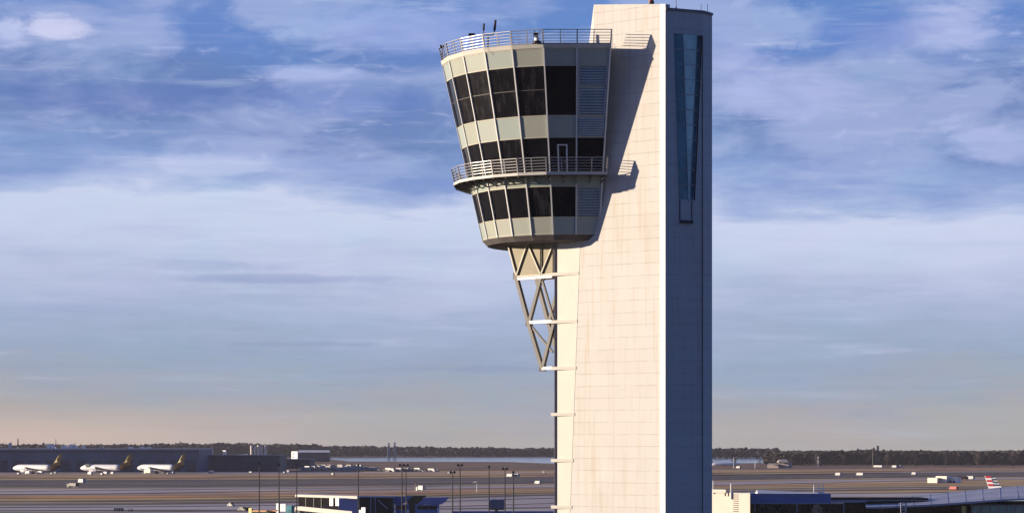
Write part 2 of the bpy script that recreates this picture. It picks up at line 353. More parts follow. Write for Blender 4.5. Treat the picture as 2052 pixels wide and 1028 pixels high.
# ------------------------------------------------------------------ control tower
TA = math.tan(R(40))                                # the wide sunlit face is turned 38 degrees to the left
YF = 269.4; XF = X(1307, YF)
def face_pt(p, off=0):                              # point of the wide face seen at photo column p; off = proud of it (m)
    k = (p - CX) / F; Y = (YF + XF * TA) / (1 + k * TA); v = Vector((k * Y, Y))
    return (v.x - math.sin(R(40)) * off, v.y - math.cos(R(40)) * off)
tower = thing('control_tower', 'tall cream airport control tower with glazed round cab and dark shaded side', 'control tower', (12, 278, 0))
A_low = face_pt(1115); A_up = face_pt(1190); Bf = face_pt(1322.5)
TIP = (X(1333.2, 267.7), 267.7); P1 = (X(1409, 269.6), 269.6); P2 = (X(1427, 271.2), 271.2)
zt_tip = Z(9, TIP[1]); zt_up = Z(10, A_up[1]); zs = Z(20.5, 267.7)
zcabtop = Z(90, 270)
sh = MB()
wf = 50.0
# lower shaft; the dark face carries an opening for the stair glazing
BK = [(17.6, 288.5), (8.6, 289)]
def wall(a, b_, z0, z1, mi=0): sh.add([(*a, z0), (*b_, z0), (*b_, z1[1] if isinstance(z1, tuple) else z1), (*a, z1[0] if isinstance(z1, tuple) else z1)], [(0, 1, 2, 3)], mi)
zl = 62.0
wall(A_low, A_up, 0, zl); wall(A_up, Bf, 0, (zt_up, Z(9, Bf[1]))); 
wall(Bf, TIP, 0, (Z(9, Bf[1]), zt_tip), 1)
U = Vector((P1[0] - TIP[0], P1[1] - TIP[1])); UL = U.length; Ud = U / UL; Un = Vector((Ud.y, -Ud.x))   # outward normal (towards camera)
def dk(p):                                         # distance along the dark face for photo column p
    k = (p - CX) / F; return (k * TIP[1] - TIP[0]) / (Ud.x - k * Ud.y)
def DP(s_, off=0): return (TIP[0] + Ud.x * s_ + Un.x * off, TIP[1] + Ud.y * s_ + Un.y * off)
zo1, zo0 = Z(69, 268.5), Z(400, 268.5)
sa, sb, sc_, sd_ = dk(1350), dk(1407.5), dk(1360), dk(1393)
def q4(a, b_, c, d_, mi=0): sh.add([a, b_, c, d_], [(0, 1, 2, 3)], mi)
q4((*DP(0), 0), (*DP(UL), 0), (*DP(UL), zo0), (*DP(0), zo0))
q4((*DP(0), zo1), (*DP(UL), zo1), (*DP(UL), zs), (*DP(0), zs))
q4((*DP(0), zo0), (*DP(sc_), zo0), (*DP(sa), zo1), (*DP(0), zo1))
q4((*DP(sd_), zo0), (*DP(UL), zo0), (*DP(UL), zo1), (*DP(sb), zo1))
dep = -.4
q4((*DP(sc_), zo0), (*DP(sc_, dep), zo0), (*DP(sa, dep), zo1), (*DP(sa), zo1), 2)
q4((*DP(sd_), zo0), (*DP(sd_, dep), zo0), (*DP(sb, dep), zo1), (*DP(sb), zo1), 2)
q4((*DP(sa), zo1), (*DP(sa, dep), zo1), (*DP(sb, dep), zo1), (*DP(sb), zo1), 2)
q4((*DP(sc_), zo0), (*DP(sc_, dep), zo0), (*DP(sd_, dep), zo0), (*DP(sd_), zo0), 2)
q4((*DP(sc_, dep), zo0), (*DP(sd_, dep), zo0), (*DP(sb, dep), zo1), (*DP(sa, dep), zo1), 2)
wall(P1, P2, 0, zs); wall(P2, BK[0], 0, zs); wall(BK[0], BK[1], 0, zs); wall(BK[1], A_low, 0, zl)
wall(A_up, BK[1], zl, (zt_up, zs), 0)
sh.add([(*A_up, zt_up), (*Bf, Z(9, Bf[1])), (*TIP, zt_tip), (*DP(.55, -.02), zt_tip), (11.8, 276, zt_up)], [(0, 1, 2, 3, 4)], 3)
q4((*TIP, zs), (*TIP, zt_tip), (*DP(.55, -.02), zt_tip), (*DP(.55, -.02), zs))
q4((*DP(.55, -.02), zs), (*DP(.55, -.02), zt_tip), (11.8, 276, zt_up), (11.8, 276, zs))
q4((*A_up, zs), (*A_up, zt_up), (11.8, 276, zt_up), (11.8, 276, zs))
sh.add([(*TIP, zs), (*P1, zs), (*P2, zs), (*BK[0], zs), (*BK[1], zs), (*A_up, zs), (*Bf, zs)], [(0, 1, 2, 3, 4, 5, 6)], 3)
sh.add([(*A_low, zl), (*A_up, zl), (*BK[1], zl)], [(0, 1, 2)], 3)
shaft = sh.build('shaft', ['cladding', 'bright_trim', 'soffit', 'roof_grey'], tower, fix=False)
# stair glazing: a prow of teal panes tapering down to a point
def gl(s0, o0, s1, o1, s2, o2, s3, o3, m_, nrow=11, name='glazing'):
    g = MB(); g.add([(*DP(s0, o0), zo0 + .02), (*DP(s1, o1), zo0 + .02), (*DP(s2, o2), zo1 - .02), (*DP(s3, o3), zo1 - .02)], [(0, 1, 2, 3)])
    go = g.build(name, m_, shaft, fix=False)
    r = MB()
    for i in range(1, nrow):
        u = i / nrow; z = zo0 + (zo1 - zo0) * u
        L = lambda a, b_: a + (b_ - a) * u
        r.bar((*DP(L(s0, s3), L(o0, o3) + .03), z), (*DP(L(s1, s2), L(o1, o2) + .03), z), .05, .07)
    r.bar((*DP(s0, o0 + .03), zo0), (*DP(s3, o3 + .03), zo1), .06, .06); r.bar((*DP(s1, o1 + .03), zo0), (*DP(s2, o2 + .03), zo1), .06, .06)
    r.build('glazing_bar', 'louver', shaft)
c0, c1, c2, c3 = dk(1378.5), dk(1382.5), dk(1397), dk(1367.5)
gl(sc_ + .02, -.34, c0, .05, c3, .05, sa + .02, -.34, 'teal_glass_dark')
gl(c0, .05, c1, .05, c2, .05, c3, .05, 'teal_glass')
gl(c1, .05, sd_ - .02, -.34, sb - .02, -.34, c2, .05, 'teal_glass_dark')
g = MB(); a_, b_ = dk(1362), dk(1386)
g.bar((*DP(a_, .1), Z(445, 268.8)), (*DP(b_, .1), Z(445, 268.8)), .5, .28, 0)
g.build('ledge', 'black', shaft)
g = MB(); g.bar((*DP(a_, .03), Z(402, 268.8)), (*DP(a_, .03), Z(442, 268.8)), .12, .1); g.bar((*DP(b_, .03), Z(402, 268.8)), (*DP(b_, .03), Z(442, 268.8)), .1, .08)
g.bar((*DP(dk(1407.5), .02), 0), (*DP(dk(1407.5), .02), zo1), .08, .10)
g.build('seam', 'steel', shaft)
g = MB(); o_ = .06
cap = [TIP, P1, P2]
for i in range(2):
    a2, b2 = Vector(cap[i]), Vector(cap[i + 1]); n_ = Vector(((b2 - a2).y, -(b2 - a2).x)).normalized() * .05
    g.bar((*(a2 + n_), zs + .1), (*(b2 + n_), zs + .1), .16, .26)
g.build('parapet_cap', 'roof_grey', shaft)
# pale column facet at the left edge of the shaft with white ribs
rib_y = [550, 645, 738, 830, 922, 1015, 1107, 1199, 1291, 1383]
g = MB(); yy = [487] + list(range(520, 1400, 40)) + [1405]
vs = []
for q in yy:
    pr = 1163 - (q - 487) * .038; a_ = face_pt(1116.5, .02); b_ = face_pt(pr, .02); vs += [(*a_, Z(q, a_[1])), (*b_, Z(q, a_[1]))]
n_ = Vector((-math.sin(R(40)), -math.cos(R(40)), 0))
for i in range(len(yy) - 1):
    a_, b_, c_, d_ = vs[2 * i], vs[2 * i + 1], vs[2 * i + 3], vs[2 * i + 2]; g.slab([a_, b_, c_, d_], n_, .03)
g.build('facing_panel', 'cream_strip', shaft)
for q in rib_y:
    g = MB(); a_ = face_pt(1107.5, .2); b_ = face_pt(1162 - (q - 487) * .030, -.06); z = Z(q, a_[1])
    g.bar((*a_, z), (*b_, z), .22, .34); g.build('rib', 'cream_strip', shaft)
g = MB(); c_ = Vector(face_pt(1112.4, -.05)); g.box(c_.x, c_.y, 0, .22, .5, Z(487, c_.y)); g.build('corner_column', 'column_paint', shaft)
# roof things on the shaft
g = MB(); p_ = (X(1305, 270.5), 270.5); zz = Z(9, 268.2) - .1
g.tube((*p_, zz), (*p_, zz + .5), .12); g.tube((*p_, zz + .5), (*p_, zz + .75), .32, .32, 10, 1); g.tube((*p_, zz + .75), (*p_, zz + 1.25), .27, .16, 10, 2)
g.build('obstruction_light', ['steel', 'black', 'red'], tower)
g = MB(); p_ = (X(1355, 269.5), 269.5); g.tube((*p_, zs), (*p_, zs + .6), .08); g.tube((*p_, zs + .6), (*p_, zs + 3.2), .035, .02); g.build('whip_antenna', 'steel', tower)
g = MB()
for p in (1242, 1405, 1418):
    g = MB(); yy_ = 275.0 if p < 1300 else 270.6; g.tube((X(p, yy_), yy_, zs), (X(p, yy_), yy_, zs + (1.1 if p > 1300 else 1.9)), .03); g.build('lightning_rod', 'steel', tower)

# ---- cab
yT, yB = 88.0, 470.0
def Rr(q): return 14.45 - (q - yT) / (yB - yT) * 4.48
def zc(q): return CZ + (HY - q) / F * (CABY - Rr(q) * .985)
zT, zB = zc(yT), zc(yB)
def Rz(z): return 14.45 - (zT - z) / (zT - zB) * 4.48
ANG = [-14 + 14 * i for i in range(14)]
def cp(th, z, off=0, rr=None):
    r = (Rz(z) if rr is None else rr) + off
    if abs(th) < 13.9: r *= math.cos(R(14)) / math.cos(R(th))        # the two front panels lie in one plane
    return Vector((CABX - r * math.sin(R(th)), CABY - r * math.cos(R(th)), z))
def ring(z, off=0, rr=None):
    v = [cp(a, z, off, rr) for a in ANG]; e = v[0]
    back = Vector((11.6, 287.5, z)); side = Vector((e.x, YF + (XF - e.x) * TA + .8, z))
    return v + [back, side]
rows = [(95, 131, 's'), (131, 231.5, 'w'), (231.5, 275, 's'), (275, 344, 'w'), (344, 373, 's'), (373, 435, 'w'), (435, 470, 's')]
cb = MB(); prof = [(zc(95), 0)]
for a, b_, k in rows:
    if k == 'w': prof += [(zc(a), 0), (zc(a) - .001, -.16), (zc(b_) + .001, -.16), (zc(b_), 0)]
    else: prof += [(zc(b_), 0)]
pr2 = []
for p in prof:
    if not pr2 or p != pr2[-1]: pr2.append(p)
rings = [ring(z, o) for z, o in pr2]; n = len(rings[0]); vs = [v for r in rings for v in r]; fs = []
for j in range(len(rings) - 1):
    for i in range(n): fs.append([j * n + i, j * n + (i + 1) % n, (j + 1) * n + (i + 1) % n, (j + 1) * n + i])
cb.add(vs, fs, 0)
cab = cb.build('cab', ['spandrel'], tower)
def facet_n(i, z):
    a, b_, c_ = cp(ANG[i], z), cp(ANG[i + 1], z), cp(ANG[i], z - 1); nn = (b_ - a).cross(c_ - a).normalized()
    mid = (a + b_) / 2 - Vector((CABX, CABY, z)); return nn if nn.dot(mid) > 0 else -nn
def fq(i, z0, z1, u0, u1, off):                      # quad on facet i; u runs along the facet (0 = right end)
    nn = facet_n(i, z0)
    def P(u, z): return cp(ANG[i], z) * (1 - u) + cp(ANG[i + 1], z) * u + nn * off
    return [P(u0, z0), P(u1, z0), P(u1, z1), P(u0, z1)], nn
for i in range(13):
    for ri, (a, b_, k) in enumerate(rows):
        za, zb = zc(a), zc(b_)
        if k == 'w':
            if i == 0 and ri in (1, 5):
                banks = [(zc(133), zc(171)), (zc(178), zc(229))] if ri == 1 else [(zc(374), zc(433))]
                for zz1, zz0 in banks:
                    g = MB(); fr, nn = fq(i, zz0, zz1, .04, .96, -.12); g.slab(fr, nn, .03, 1)
                    for (u0, u1, h0, h1) in ((.04, .09, zz0, zz1), (.91, .96, zz0, zz1)):
                        f_, nn = fq(i, h0, h1, u0, u1, 0.0); g.slab(f_, nn, .1)
                    k_ = int((zz1 - zz0) / .26)
                    for s_ in range(k_):
                        zb_ = zz0 + (s_ + .25) * (zz1 - zz0) / k_; A, nn = fq(i, zb_, zb_ + .02, .09, .91, 0)
                        B, _ = fq(i, zb_ + .16, zb_ + .18, .09, .91, -.11)
                        g.add([A[0], A[1], B[1], B[0]], [(0, 1, 2, 3)]); g.add([A[0], A[1], A[2], A[3]], [(0, 1, 2, 3)])
                    g.build('louver', ['louver', 'teal_glass_dark'], cab, fix=False)
                continue
            g = MB(); f_, nn = fq(i, zb + .03, za - .03, .012, .988, -.06); g.slab(f_, nn, .05)
            if ri == 1 and i > 1:
                zm = zc(179.5); f_, nn = fq(i, zm - .035, zm + .035, .012, .988, -.03); g.slab(f_, nn, .05, 1)
            if ri == 3 and False: pass
            g.build('window', ['dark_glass', 'steel'], cab)
        elif ri in (2,) and i == 0:
            g = MB(); zz1, zz0 = zc(235.5), zc(272); f_, nn = fq(i, zz0, zz1, .04, .96, .02); g.slab(f_, nn, .01, 1)
            for s_ in range(8):
                zb_ = zz0 + (s_ + .25) * (zz1 - zz0) / 8; A, nn = fq(i, zb_, zb_ + .02, .06, .94, .11); B, _ = fq(i, zb_ + .15, zb_ + .17, .06, .94, .02)
                g.add([A[0], A[1], B[1], B[0]], [(0, 1, 2, 3)]); g.add(A, [(0, 1, 2, 3)])
            g.build('louver', ['louver', 'teal_glass_dark'], cab, fix=False)
# thin horizontal frames where the bands meet the glass
for q in (97, 131, 231.5, 275, 344, 373, 435, 468):
    g = MB(); z = zc(q)
    for i in range(13):
        f_, nn = fq(i, z - .045, z + .045, .0, 1, .035); g.slab(f_, nn, .06)
    g.build('frame', 'frame_paint', cab)
for i, a in enumerate(ANG):
    g = MB(); p_, q_ = cp(a, zB, .03), cp(a, zc(95), .03); out_ = Vector((-math.sin(R(a)), -math.cos(R(a)), 0)); g.bar(p_, q_, .13, .16, 0, up=out_); g.build('mullion', 'mullion', cab)
# rim of the roof, roof deck, underside
g = MB(); zr0, zr1 = zc(96), zc(88)
R0, R1, R2, R3 = ring(zr0, .02), ring(zr0, .12), ring(zr1, .16), ring(zr1, -.5)
vs = R0 + R1 + R2 + R3; m_ = 14
for j in range(3):
    g.add(vs, [[j * n + i, j * n + i + 1, (j + 1) * n + i + 1, (j + 1) * n + i] for i in range(m_ - 1)])
e0 = [R0[0], R1[0], R2[0], R3[0]]; g.add(e0, [(0, 1, 2, 3)])
sx_ = R2[0].x; g.bar((sx_ - .12, R2[0].y, (zr0 + zr1) / 2), (sx_ - .12, R2[0].y + 3.2, (zr0 + zr1) / 2), .3, zr1 - zr0 - .02)
g.build('roof_rim', 'cream_strip', cab)
g = MB(); zd = zr1 - .12; rd = ring(zd, -.05); g.add(rd, [list(range(n))]); g.build('roof_deck', 'roof_grey', cab, fix=False)
g = MB(); ra, rb, rc = ring(zB, .02), ring(zB - .55, -.35), ring(zB - .65, -2.2); g.add(ra + rb + rc, [[j * n + i, j * n + (i + 1) % n, (j + 1) * n + (i + 1) % n, (j + 1) * n + i] for j in range(2) for i in range(n)] + [list(range(2 * n, 3 * n))])
g.build('underside', 'soffit', cab)
# the door in the lower window row
g = MB(); zd0, zd1 = zc(346), zc(289)
for u0, u1, h0, h1 in ((.305, .36, zd0, zd1), (.62, .675, zd0, zd1), (.36, .62, zd1 - .12, zd1)):
    f_, nn = fq(1, h0, h1, 1 - u1, 1 - u0, .10); g.slab(f_, nn, .12)
f_, nn = fq(1, zd0, zd1 - .12, .38, .64, .0); g.slab(f_, nn, .04, 1)
f_, nn = fq(1, (zd0 + zd1) / 2 - .3, (zd0 + zd1) / 2 - .24, .40, .46, .1); g.slab(f_, nn, .03)
g.build('door', ['mullion', 'dark_glass'], cab)

# ---- balcony
zbf = zc(350); RB = 13.2
bl = MB(); pin = [cp(a, zbf, -.1) for a in ANG]; pout = [cp(a, zbf, 0, RB) for a in ANG]
for z0_, z1_ in ((zbf - .17, zbf + .12),):
    for i in range(13):
        a0, a1, b0, b1 = pin[i], pin[i + 1], pout[i], pout[i + 1]
        pts = [(a0.x, a0.y), (a1.x, a1.y), (b1.x, b1.y), (b0.x, b0.y)]
        vs = [(x, y, z0_) for x, y in pts] + [(x, y, z1_) for x, y in pts]
        bl.add(vs, [(0, 1, 2, 3)], 1); bl.add(vs, [(4, 5, 6, 7), (2, 3, 7, 6)], 0)
        if i == 0: bl.add(vs, [(0, 4, 7, 3)], 0)
        if i == 12: bl.add(vs, [(1, 2, 6, 5)], 0)
balc = bl.build('balcony', ['cream_strip', 'soffit'], tower, fix=False)
for k in range(27):
    a = -14 + 7 * k; a = max(-13.4, min(a, 167.4)); fac = 1 / math.cos(R(7)) if False else 1
    g = MB(); rr = RB * (math.cos(R(7)) if k % 2 and a > 14 else 1) - .12
    i0 = cp(a, zbf - .85, (-.12 if k % 2 else .02)); i1 = cp(a, zbf - .24, .05, None); o1 = cp(a, zbf - .24, 0, rr)
    g.bar(i1, o1, .1, .16); g.bar(i0, o1 - Vector((0, 0, .05)), .1, .12); g.build('bracket', 'soffit', balc)
def railing(par, z0, rr, h, nr, lean, mr, rt=.035, endback=0):
    def P(a, hh, odd): r_ = (rr + lean * hh) * (math.cos(R(7)) if odd and a > 14 else 1); return cp(a, z0 + hh, 0, r_)
    g = MB()
    for j in range(nr):
        hh = h * (1 - j / nr)
        for i in range(13): g.tube(P(ANG[i], hh, 0), P(ANG[i + 1], hh, 0), rt if j else rt * 1.35, n=5)
        if endback: e = P(-14, hh, 0); g.tube(e, e + Vector((0, endback, 0)), rt, n=5)
    g.build('rail', mr, par)
    for k in range(27):
        a = -14 + 7 * k; g = MB(); w = .13 if k % 2 == 0 else .08
        g.bar(P(a, -.1, k % 2), P(a, h + .03, k % 2), w, w); g.build('post', mr, par)
    return
railing(balc, zbf + .12, RB - .1, 1.48, 5, .22, 'rail_metal', .036, 1.7)
g = MB(); zz = zr1
g.add([cp(a, zz + .02, .1) for a in ANG] + [cp(a, zz + .10, .1) for a in ANG] + [cp(a, zz + .10, -.1) for a in ANG] + [cp(a, zz + .02, -.1) for a in ANG], [[j * 14 + i, j * 14 + i + 1, ((j + 1) % 4) * 14 + i + 1, ((j + 1) % 4) * 14 + i] for j in range(4) for i in range(13)])
rrail = g.build('roof_railing', 'rail_metal', tower)
railing(rrail, zr1, 14.45 - .02, 1.46, 5, .235, 'rail_metal', .036, 2.0)
# ---- things on the cab roof
def roofpt(p, Y): return Vector((X(p, Y), Y, zd))
def ant(p, q, Y, name, f_):
    g = MB(); f_(g, roofpt(p, Y)); return g
g = MB(); o_ = roofpt(978, 274.5); zq = lambda q: Z(q, 274.5)
g.tube(o_, (o_.x, o_.y, zq(73)), .09); g.tube((X(970, 274.5), 274.5, zq(71)), (X(988, 274.5), 274.5, zq(71)), .05)
g.tube((X(970, 274.5), 274.5, zq(71)), (X(969, 274.5), 274.5, zq(62)), .05); g.tube((X(969, 274.5), 274.5, zq(62)), (X(970, 274.5), 274.5, zq(48)), .12, .1, 8)
g.tube((X(988, 274.5), 274.5, zq(71)), (X(991, 274.5), 274.5, zq(62)), .07); g.tube((X(991, 274.5), 274.5, zq(62)), (X(993, 274.5), 274.5, zq(41)), .14, .12, 8)
g.build('dipole_antenna', 'black', tower)
g = MB(); o_ = roofpt(944, 275.5); zq = lambda q: Z(q, 275.5); g.tube(o_, (o_.x, o_.y, zq(73)), .05)
g.tube((X(939, 275.5), 275.5, zq(71)), (X(952, 275.5), 275.5, zq(70.5)), .2, .16, 8); g.build('floodlight', 'black', tower)
g = MB(); o_ = roofpt(886, 281); zq = lambda q: Z(q, 281); g.tube(o_, (o_.x, o_.y, zq(96)), .05); g.tube((X(882, 281), 281, zq(94.5)), (X(890, 281), 281, zq(93.5)), .2, .16, 8)
g.build('floodlight', 'black', tower)
g = MB(); Y_ = 270.3; o_ = roofpt(1076, Y_); zq = lambda q: Z(q, Y_)
g.tube((o_.x, Y_, zr1 + .05), (o_.x, Y_, zq(83)), .52, .44, 12, 1); g.tube((o_.x, Y_, zq(83)), (o_.x, Y_, zq(77)), .26, .3, 10, 0); g.tube((o_.x, Y_, zq(77)), (o_.x, Y_, zq(74)), .12, .12, 8, 1)
g.box(o_.x - .12, Y_, zq(74), .5, .3, .42, 1); g.tube((o_.x - .22, Y_, zq(69)), (o_.x - .25, Y_, zq(60)), .05, .04, 6, 1); g.tube((o_.x + .2, Y_, zq(72)), (o_.x + .32, Y_, zq(61)), .05, .03, 6, 1)
g.build('beacon', ['white', 'black'], tower)
g = MB()
for p, q in ((905, 84), (1000, 62), (1040, 60), (1130, 56)):
    Y_ = 273; g.tube((X(p, Y_), Y_, zd), (X(p, Y_), Y_, Z(q, Y_)), .025, .015, 5)
g.build('whip_antenna', 'rail_metal', tower)

# ---- bracing truss under the cab, in the plane of the wide face and a second frame behind
tr = MB(); z_top = zB - .4
def TP(p, q, off=0):
    v = face_pt(p, off); return Vector((v[0], v[1], Z(q, v[1])))
g = MB(); top = [TP(1016, 480), TP(1112, 480)]; bot = [TP(1035, 553), TP(1112, 549)]
nrm = (-math.sin(R(40)), -math.cos(R(40)), 0)
g.slab([bot[0], bot[1], top[1], top[0]], nrm, 3.6)
truss = g.build('brace_housing', 'olive_panel', tower)
def member(pts, w=.2, m_='mullion', nm='strut', h=None):
    g = MB()
    for a, b_ in zip(pts[:-1], pts[1:]): g.bar(a, b_, w, h or w)
    g.build(nm, m_, truss)
o_ = .12
for a, b_ in (((1036, 553), (1058, 488)), ((1058, 488), (1085, 551)), ((1085, 551), (1110, 488)), ((1085, 551), (1085, 488)), ((1110, 486), (1110, 553)), ((1017, 482), (1036, 553)), ((1036, 554), (1112, 549))):
    member([TP(*a, o_), TP(*b_, o_)], .15, 'strut_paint')
# open frame
for off in (0, -3.4):
    mm = 'steel'
    member([TP(1034, 552, off), TP(1060, 648, off), TP(1087, 738, off)], .40, mm)
    member([TP(1085, 556, off), TP(1061, 646, off)], .36, mm); member([TP(1085, 556, off), TP(1110, 640, off)], .22, mm)
    member([TP(1062, 650, off), TP(1108, 706, off)], .2, mm); member([TP(1110, 650, off), TP(1088, 736, off)], .36, mm)
    member([TP(1061, 646, off + .02), TP(1108, 644, off + .02)], .34, 'bright_trim', 'crossbeam')
    member([TP(1087, 738, off + .02), TP(1108, 737, off + .02)], .34, 'bright_trim', 'crossbeam')
    member([TP(1037, 559, off + .05), TP(1108, 554, off + .05)], .3, 'bright_trim', 'crossbeam')
for p, q in ((1034, 556), (1060, 646), (1087, 737), (1085, 556)): member([TP(p, q, 0), TP(p, q, -3.4)], .28, 'steel')
for p, q in ((1035, 553), (1060, 647), (1087, 737), (1085, 555)):
    g = MB(); c_ = TP(p, q, .08); g.slab([c_ + Vector((-.32, .2, -.36)), c_ + Vector((.3, -.2, -.36)), c_ + Vector((.3, -.2, .36)), c_ + Vector((-.32, .2, .36))], nrm, .28); g.build('gusset', 'steel', truss)

# ------------------------------------------------------------------ far woods
def wood(name, px0, px1, q_base, top_f, dens, m_, label, seed, depth=120, fs=(1.3, 3.4)):
    rnd = random.Random(seed); b = MB()
    Y0 = CZ * F / (q_base - HY); n_ = int((px1 - px0) * dens)
    for i in range(n_):
        p = px0 + (px1 - px0) * (i + rnd.random()) / n_; Y = Y0 + rnd.random() * depth; x = X(p, Y)
        H = Z(top_f(p), Y0) * (1 + .05 * math.sin(p * .13 + seed) * math.sin(p * .031)) * rnd.uniform(.86, 1.02) if rnd.random() < .95 else Z(top_f(p), Y0) * rnd.uniform(1.0, 1.1)
        w = H * rnd.uniform(.22, .36)
        b.add([(x - .25, Y, 0), (x + .25, Y, 0), (x + .1, Y, H * .9), (x - .1, Y, H * .9)], [(0, 1, 2, 3)], 0)
        for k in range(26):
            th = rnd.uniform(0, 2 * math.pi); h = rnd.random() ** .8; rr = w * math.sqrt(rnd.random()) * math.sin(math.pi * (.18 + .8 * h)) ** .6
            cx_, cy_, cz_ = x + rr * math.cos(th), Y + rr * math.sin(th), H * (.12 + .86 * h)
            s_ = rnd.uniform(*fs); a = rnd.uniform(-1, 1); e = rnd.uniform(.4, 1.1); ry = rnd.uniform(-1, 1) * s_
            b.add([(cx_ - s_, cy_ - ry, cz_ - s_ * e * .3), (cx_ + s_ * .3, cy_, cz_ - s_ * e), (cx_ + s_, cy_ + ry, cz_ + a), (cx_ - s_ * .2, cy_, cz_ + s_ * e)], [(0, 1, 2, 3)], 0)
    return tag(b.build(name, m_, fix=False), label, 'woodland', kind='stuff')
wood('far_wood', -350, 640, 916, lambda p: 889.5 + 1.6 * math.sin(p * .011) + .8 * math.sin(p * .05), .9, 'twigs', 'long grey belt of bare winter wood on the horizon at the left', 1)
wood('far_wood', 600, 1130, 915, lambda p: 898.6 - .011 * (1100 - p) + .7 * math.sin(p * .05), .9, 'twigs', 'hazy purple bare wood beyond the river left of the tower', 2)
wood('far_wood', 1400, 1560, 918, lambda p: 899 + .6 * math.sin(p * .1), .6, 'twigs', 'hazy purple bare wood beyond the river just right of the tower', 3)
wood('far_wood', 1535, 2500, 932, lambda p: 904 + 1.6 * math.sin(p * .017) + 1.0 * math.sin(p * .06 + 1), 1.0, 'twigs_brown', 'dark brown bare winter wood behind the runway at the right', 4, 90, (.8, 2.4))
wood('far_wood', 1120, 2500, 914.5, lambda p: 899 if p < 1540 else 903.5, .6, 'twigs', 'distant grey wood line along the far river bank', 5)
# individual bare trees standing out of the woods
def bare_tree(seed, m_=('bark', 'twigs_brown')):
    rnd = random.Random(seed); root = bpy.data.objects.new('bare_tree', None); COL.objects.link(root)
    tb = MB(); tb.tube((0, 0, 0), (.2, .1, 6), .45, .3, 6); tb.tube((.2, .1, 6), (.1, .2, 13), .3, .12, 6)
    tw = MB()
    def br(p, dd, L, r, lev):
        q = p + dd * L; (tb if lev < 2 else tw).tube(p, q, r, r * .5, 4)
        if lev < 3:
            for k in range(4):
                nd = (dd + Vector((rnd.uniform(-.8, .8), rnd.uniform(-.8, .8), rnd.uniform(-.1, .6)))).normalized(); br(p + (q - p) * rnd.uniform(.4, 1), nd, L * .6, r * .55, lev + 1)
    for k in range(7):
        h = 4 + k * 1.25; a = rnd.random() * 6.3; br(Vector((.1, .1, h)), Vector((math.cos(a) * .8, math.sin(a) * .8, .7)).normalized(), 4.2 - .25 * k, .16, 1)
    for k in range(90):
        a = rnd.random() * 6.3; h = rnd.random(); r_ = 4.2 * math.sqrt(rnd.random()) * math.sin(math.pi * (.15 + .8 * h)); c_ = Vector((r_ * math.cos(a), r_ * math.sin(a), 5 + 10 * h)); s_ = rnd.uniform(.25, .7)
        tw.add([c_ + Vector((-s_, 0, -.2)), c_ + Vector((0, s_ * .4, -s_ * .6)), c_ + Vector((s_, 0, .2)), c_ + Vector((0, -s_ * .4, s_ * .8))], [(0, 1, 2, 3)])
    a_ = tb.build('trunk', m_[0], root, fix=False); b_ = tw.build('crown', m_[1], root, fix=False); a_.location = b_.location = (0, 0, 0)
    return root
protos = [bare_tree(s_) for s_ in (11, 12, 13)]
tl = [(1473, 936, 16, 'bare tree rising beside the tower at the left end of the right hand wood'), (1523, 937, 15, 'bare tree left of the pink house by the runway'),
      (1545, 937, 17, 'bare tree directly behind the roof of the pink house'), (1585, 936, 16, 'bare tree at the right gable of the pink house'), (1636, 934, 17, 'bare tree standing at the thin pole right of the pink house'),
      (1690, 934, 18, 'bare tree between the pink house and the lattice masts'), (1778, 935, 16, 'bare tree at the foot of the lattice masts on the right'), (1835, 936, 17, 'bare tree behind the dark runway left of the cream sheds'),
      (1895, 937, 16, 'bare tree on the wood edge above the cream sheds'), (1958, 938, 18, 'tall bare tree just left of the striped tail fin'), (1985, 938, 18, 'tall bare tree directly above the striped tail fin'), (2030, 938, 19, 'bare tree at the far right edge of the wood')]
for i, (p, q, h, lb) in enumerate(tl):
    o = protos[i] if i < 3 else copy_tree(protos[i % 3]); x, y = G(p, q); o.location = (x, y, 0); o.scale = (h / 16,) * 3; o.rotation_euler = (0, 0, i * 1.3)
    tag(o, lb, 'tree', 'bare trees along the edge of the right hand wood')

# ------------------------------------------------------------------ left: cargo building, freighters, industry
def bx_thing(name, label, cat, p0, p1, q0, Y, dpt, m_, z0=0, k=0):
    t_ = thing(name, label, cat, ((X(p0, Y) + X(p1, Y)) / 2, Y, 0)); x0, x1 = X(p0, Y), X(p1, Y); zt = Z(q0, Y)
    b = MB(); b.box((x0 + x1) / 2, Y + dpt / 2, z0, x1 - x0, dpt, zt - z0); b.turn(k).build('wall', m_, t_); return t_, x0, x1, zt
t_, x0, x1, zt = bx_thing('cargo_building', 'long dark blue cargo hangar behind the three parked freighters', 'hangar', -420, 399, 900.5, 2420, 110, 'hangar_blue')
b = MB(); b.box((x0 + x1) / 2, 2420 + 55, zt, x1 - x0 + 1, 112, .9); b.build('roof', 'louver', t_)
b = MB()
for i in range(26): b.box(x0 + (i + .5) * (x1 - x0) / 26, 2419.9, .2, 9, .4, 11)
b.build('door', 'hangar_dark', t_)
b = MB(); b.box((x0 + x1) / 2, 2419.8, zt - 2.6, x1 - x0 - 1, .5, 1.2); b.build('fascia', 'hangar_dark', t_)
for i, (p, w, h, m_) in enumerate([(20, 5, 6, 'louver'), (98, 7, 5, 'white'), (106, 5, 4, 'white'), (130, 11, 3.4, 'white'), (143, 7, 4.5, 'white'), (152, 7, 3.2, 'white'), (167, 6, 2.8, 'white'), (262, 10, 1.8, 'white'), (284, 9, 1.8, 'white'), (298, 9, 1.8, 'white'), (205, 5, 1.6, 'louver')]):
    b = MB(); x = X(p, 2440); b.box(x, 2440, zt + .9, w * .5, 6, h * .75); b.box(x + .5, 2440, zt + .9 + h * .75, w * .3, 4, h * .2); b.build('roof_unit', m_, t_)
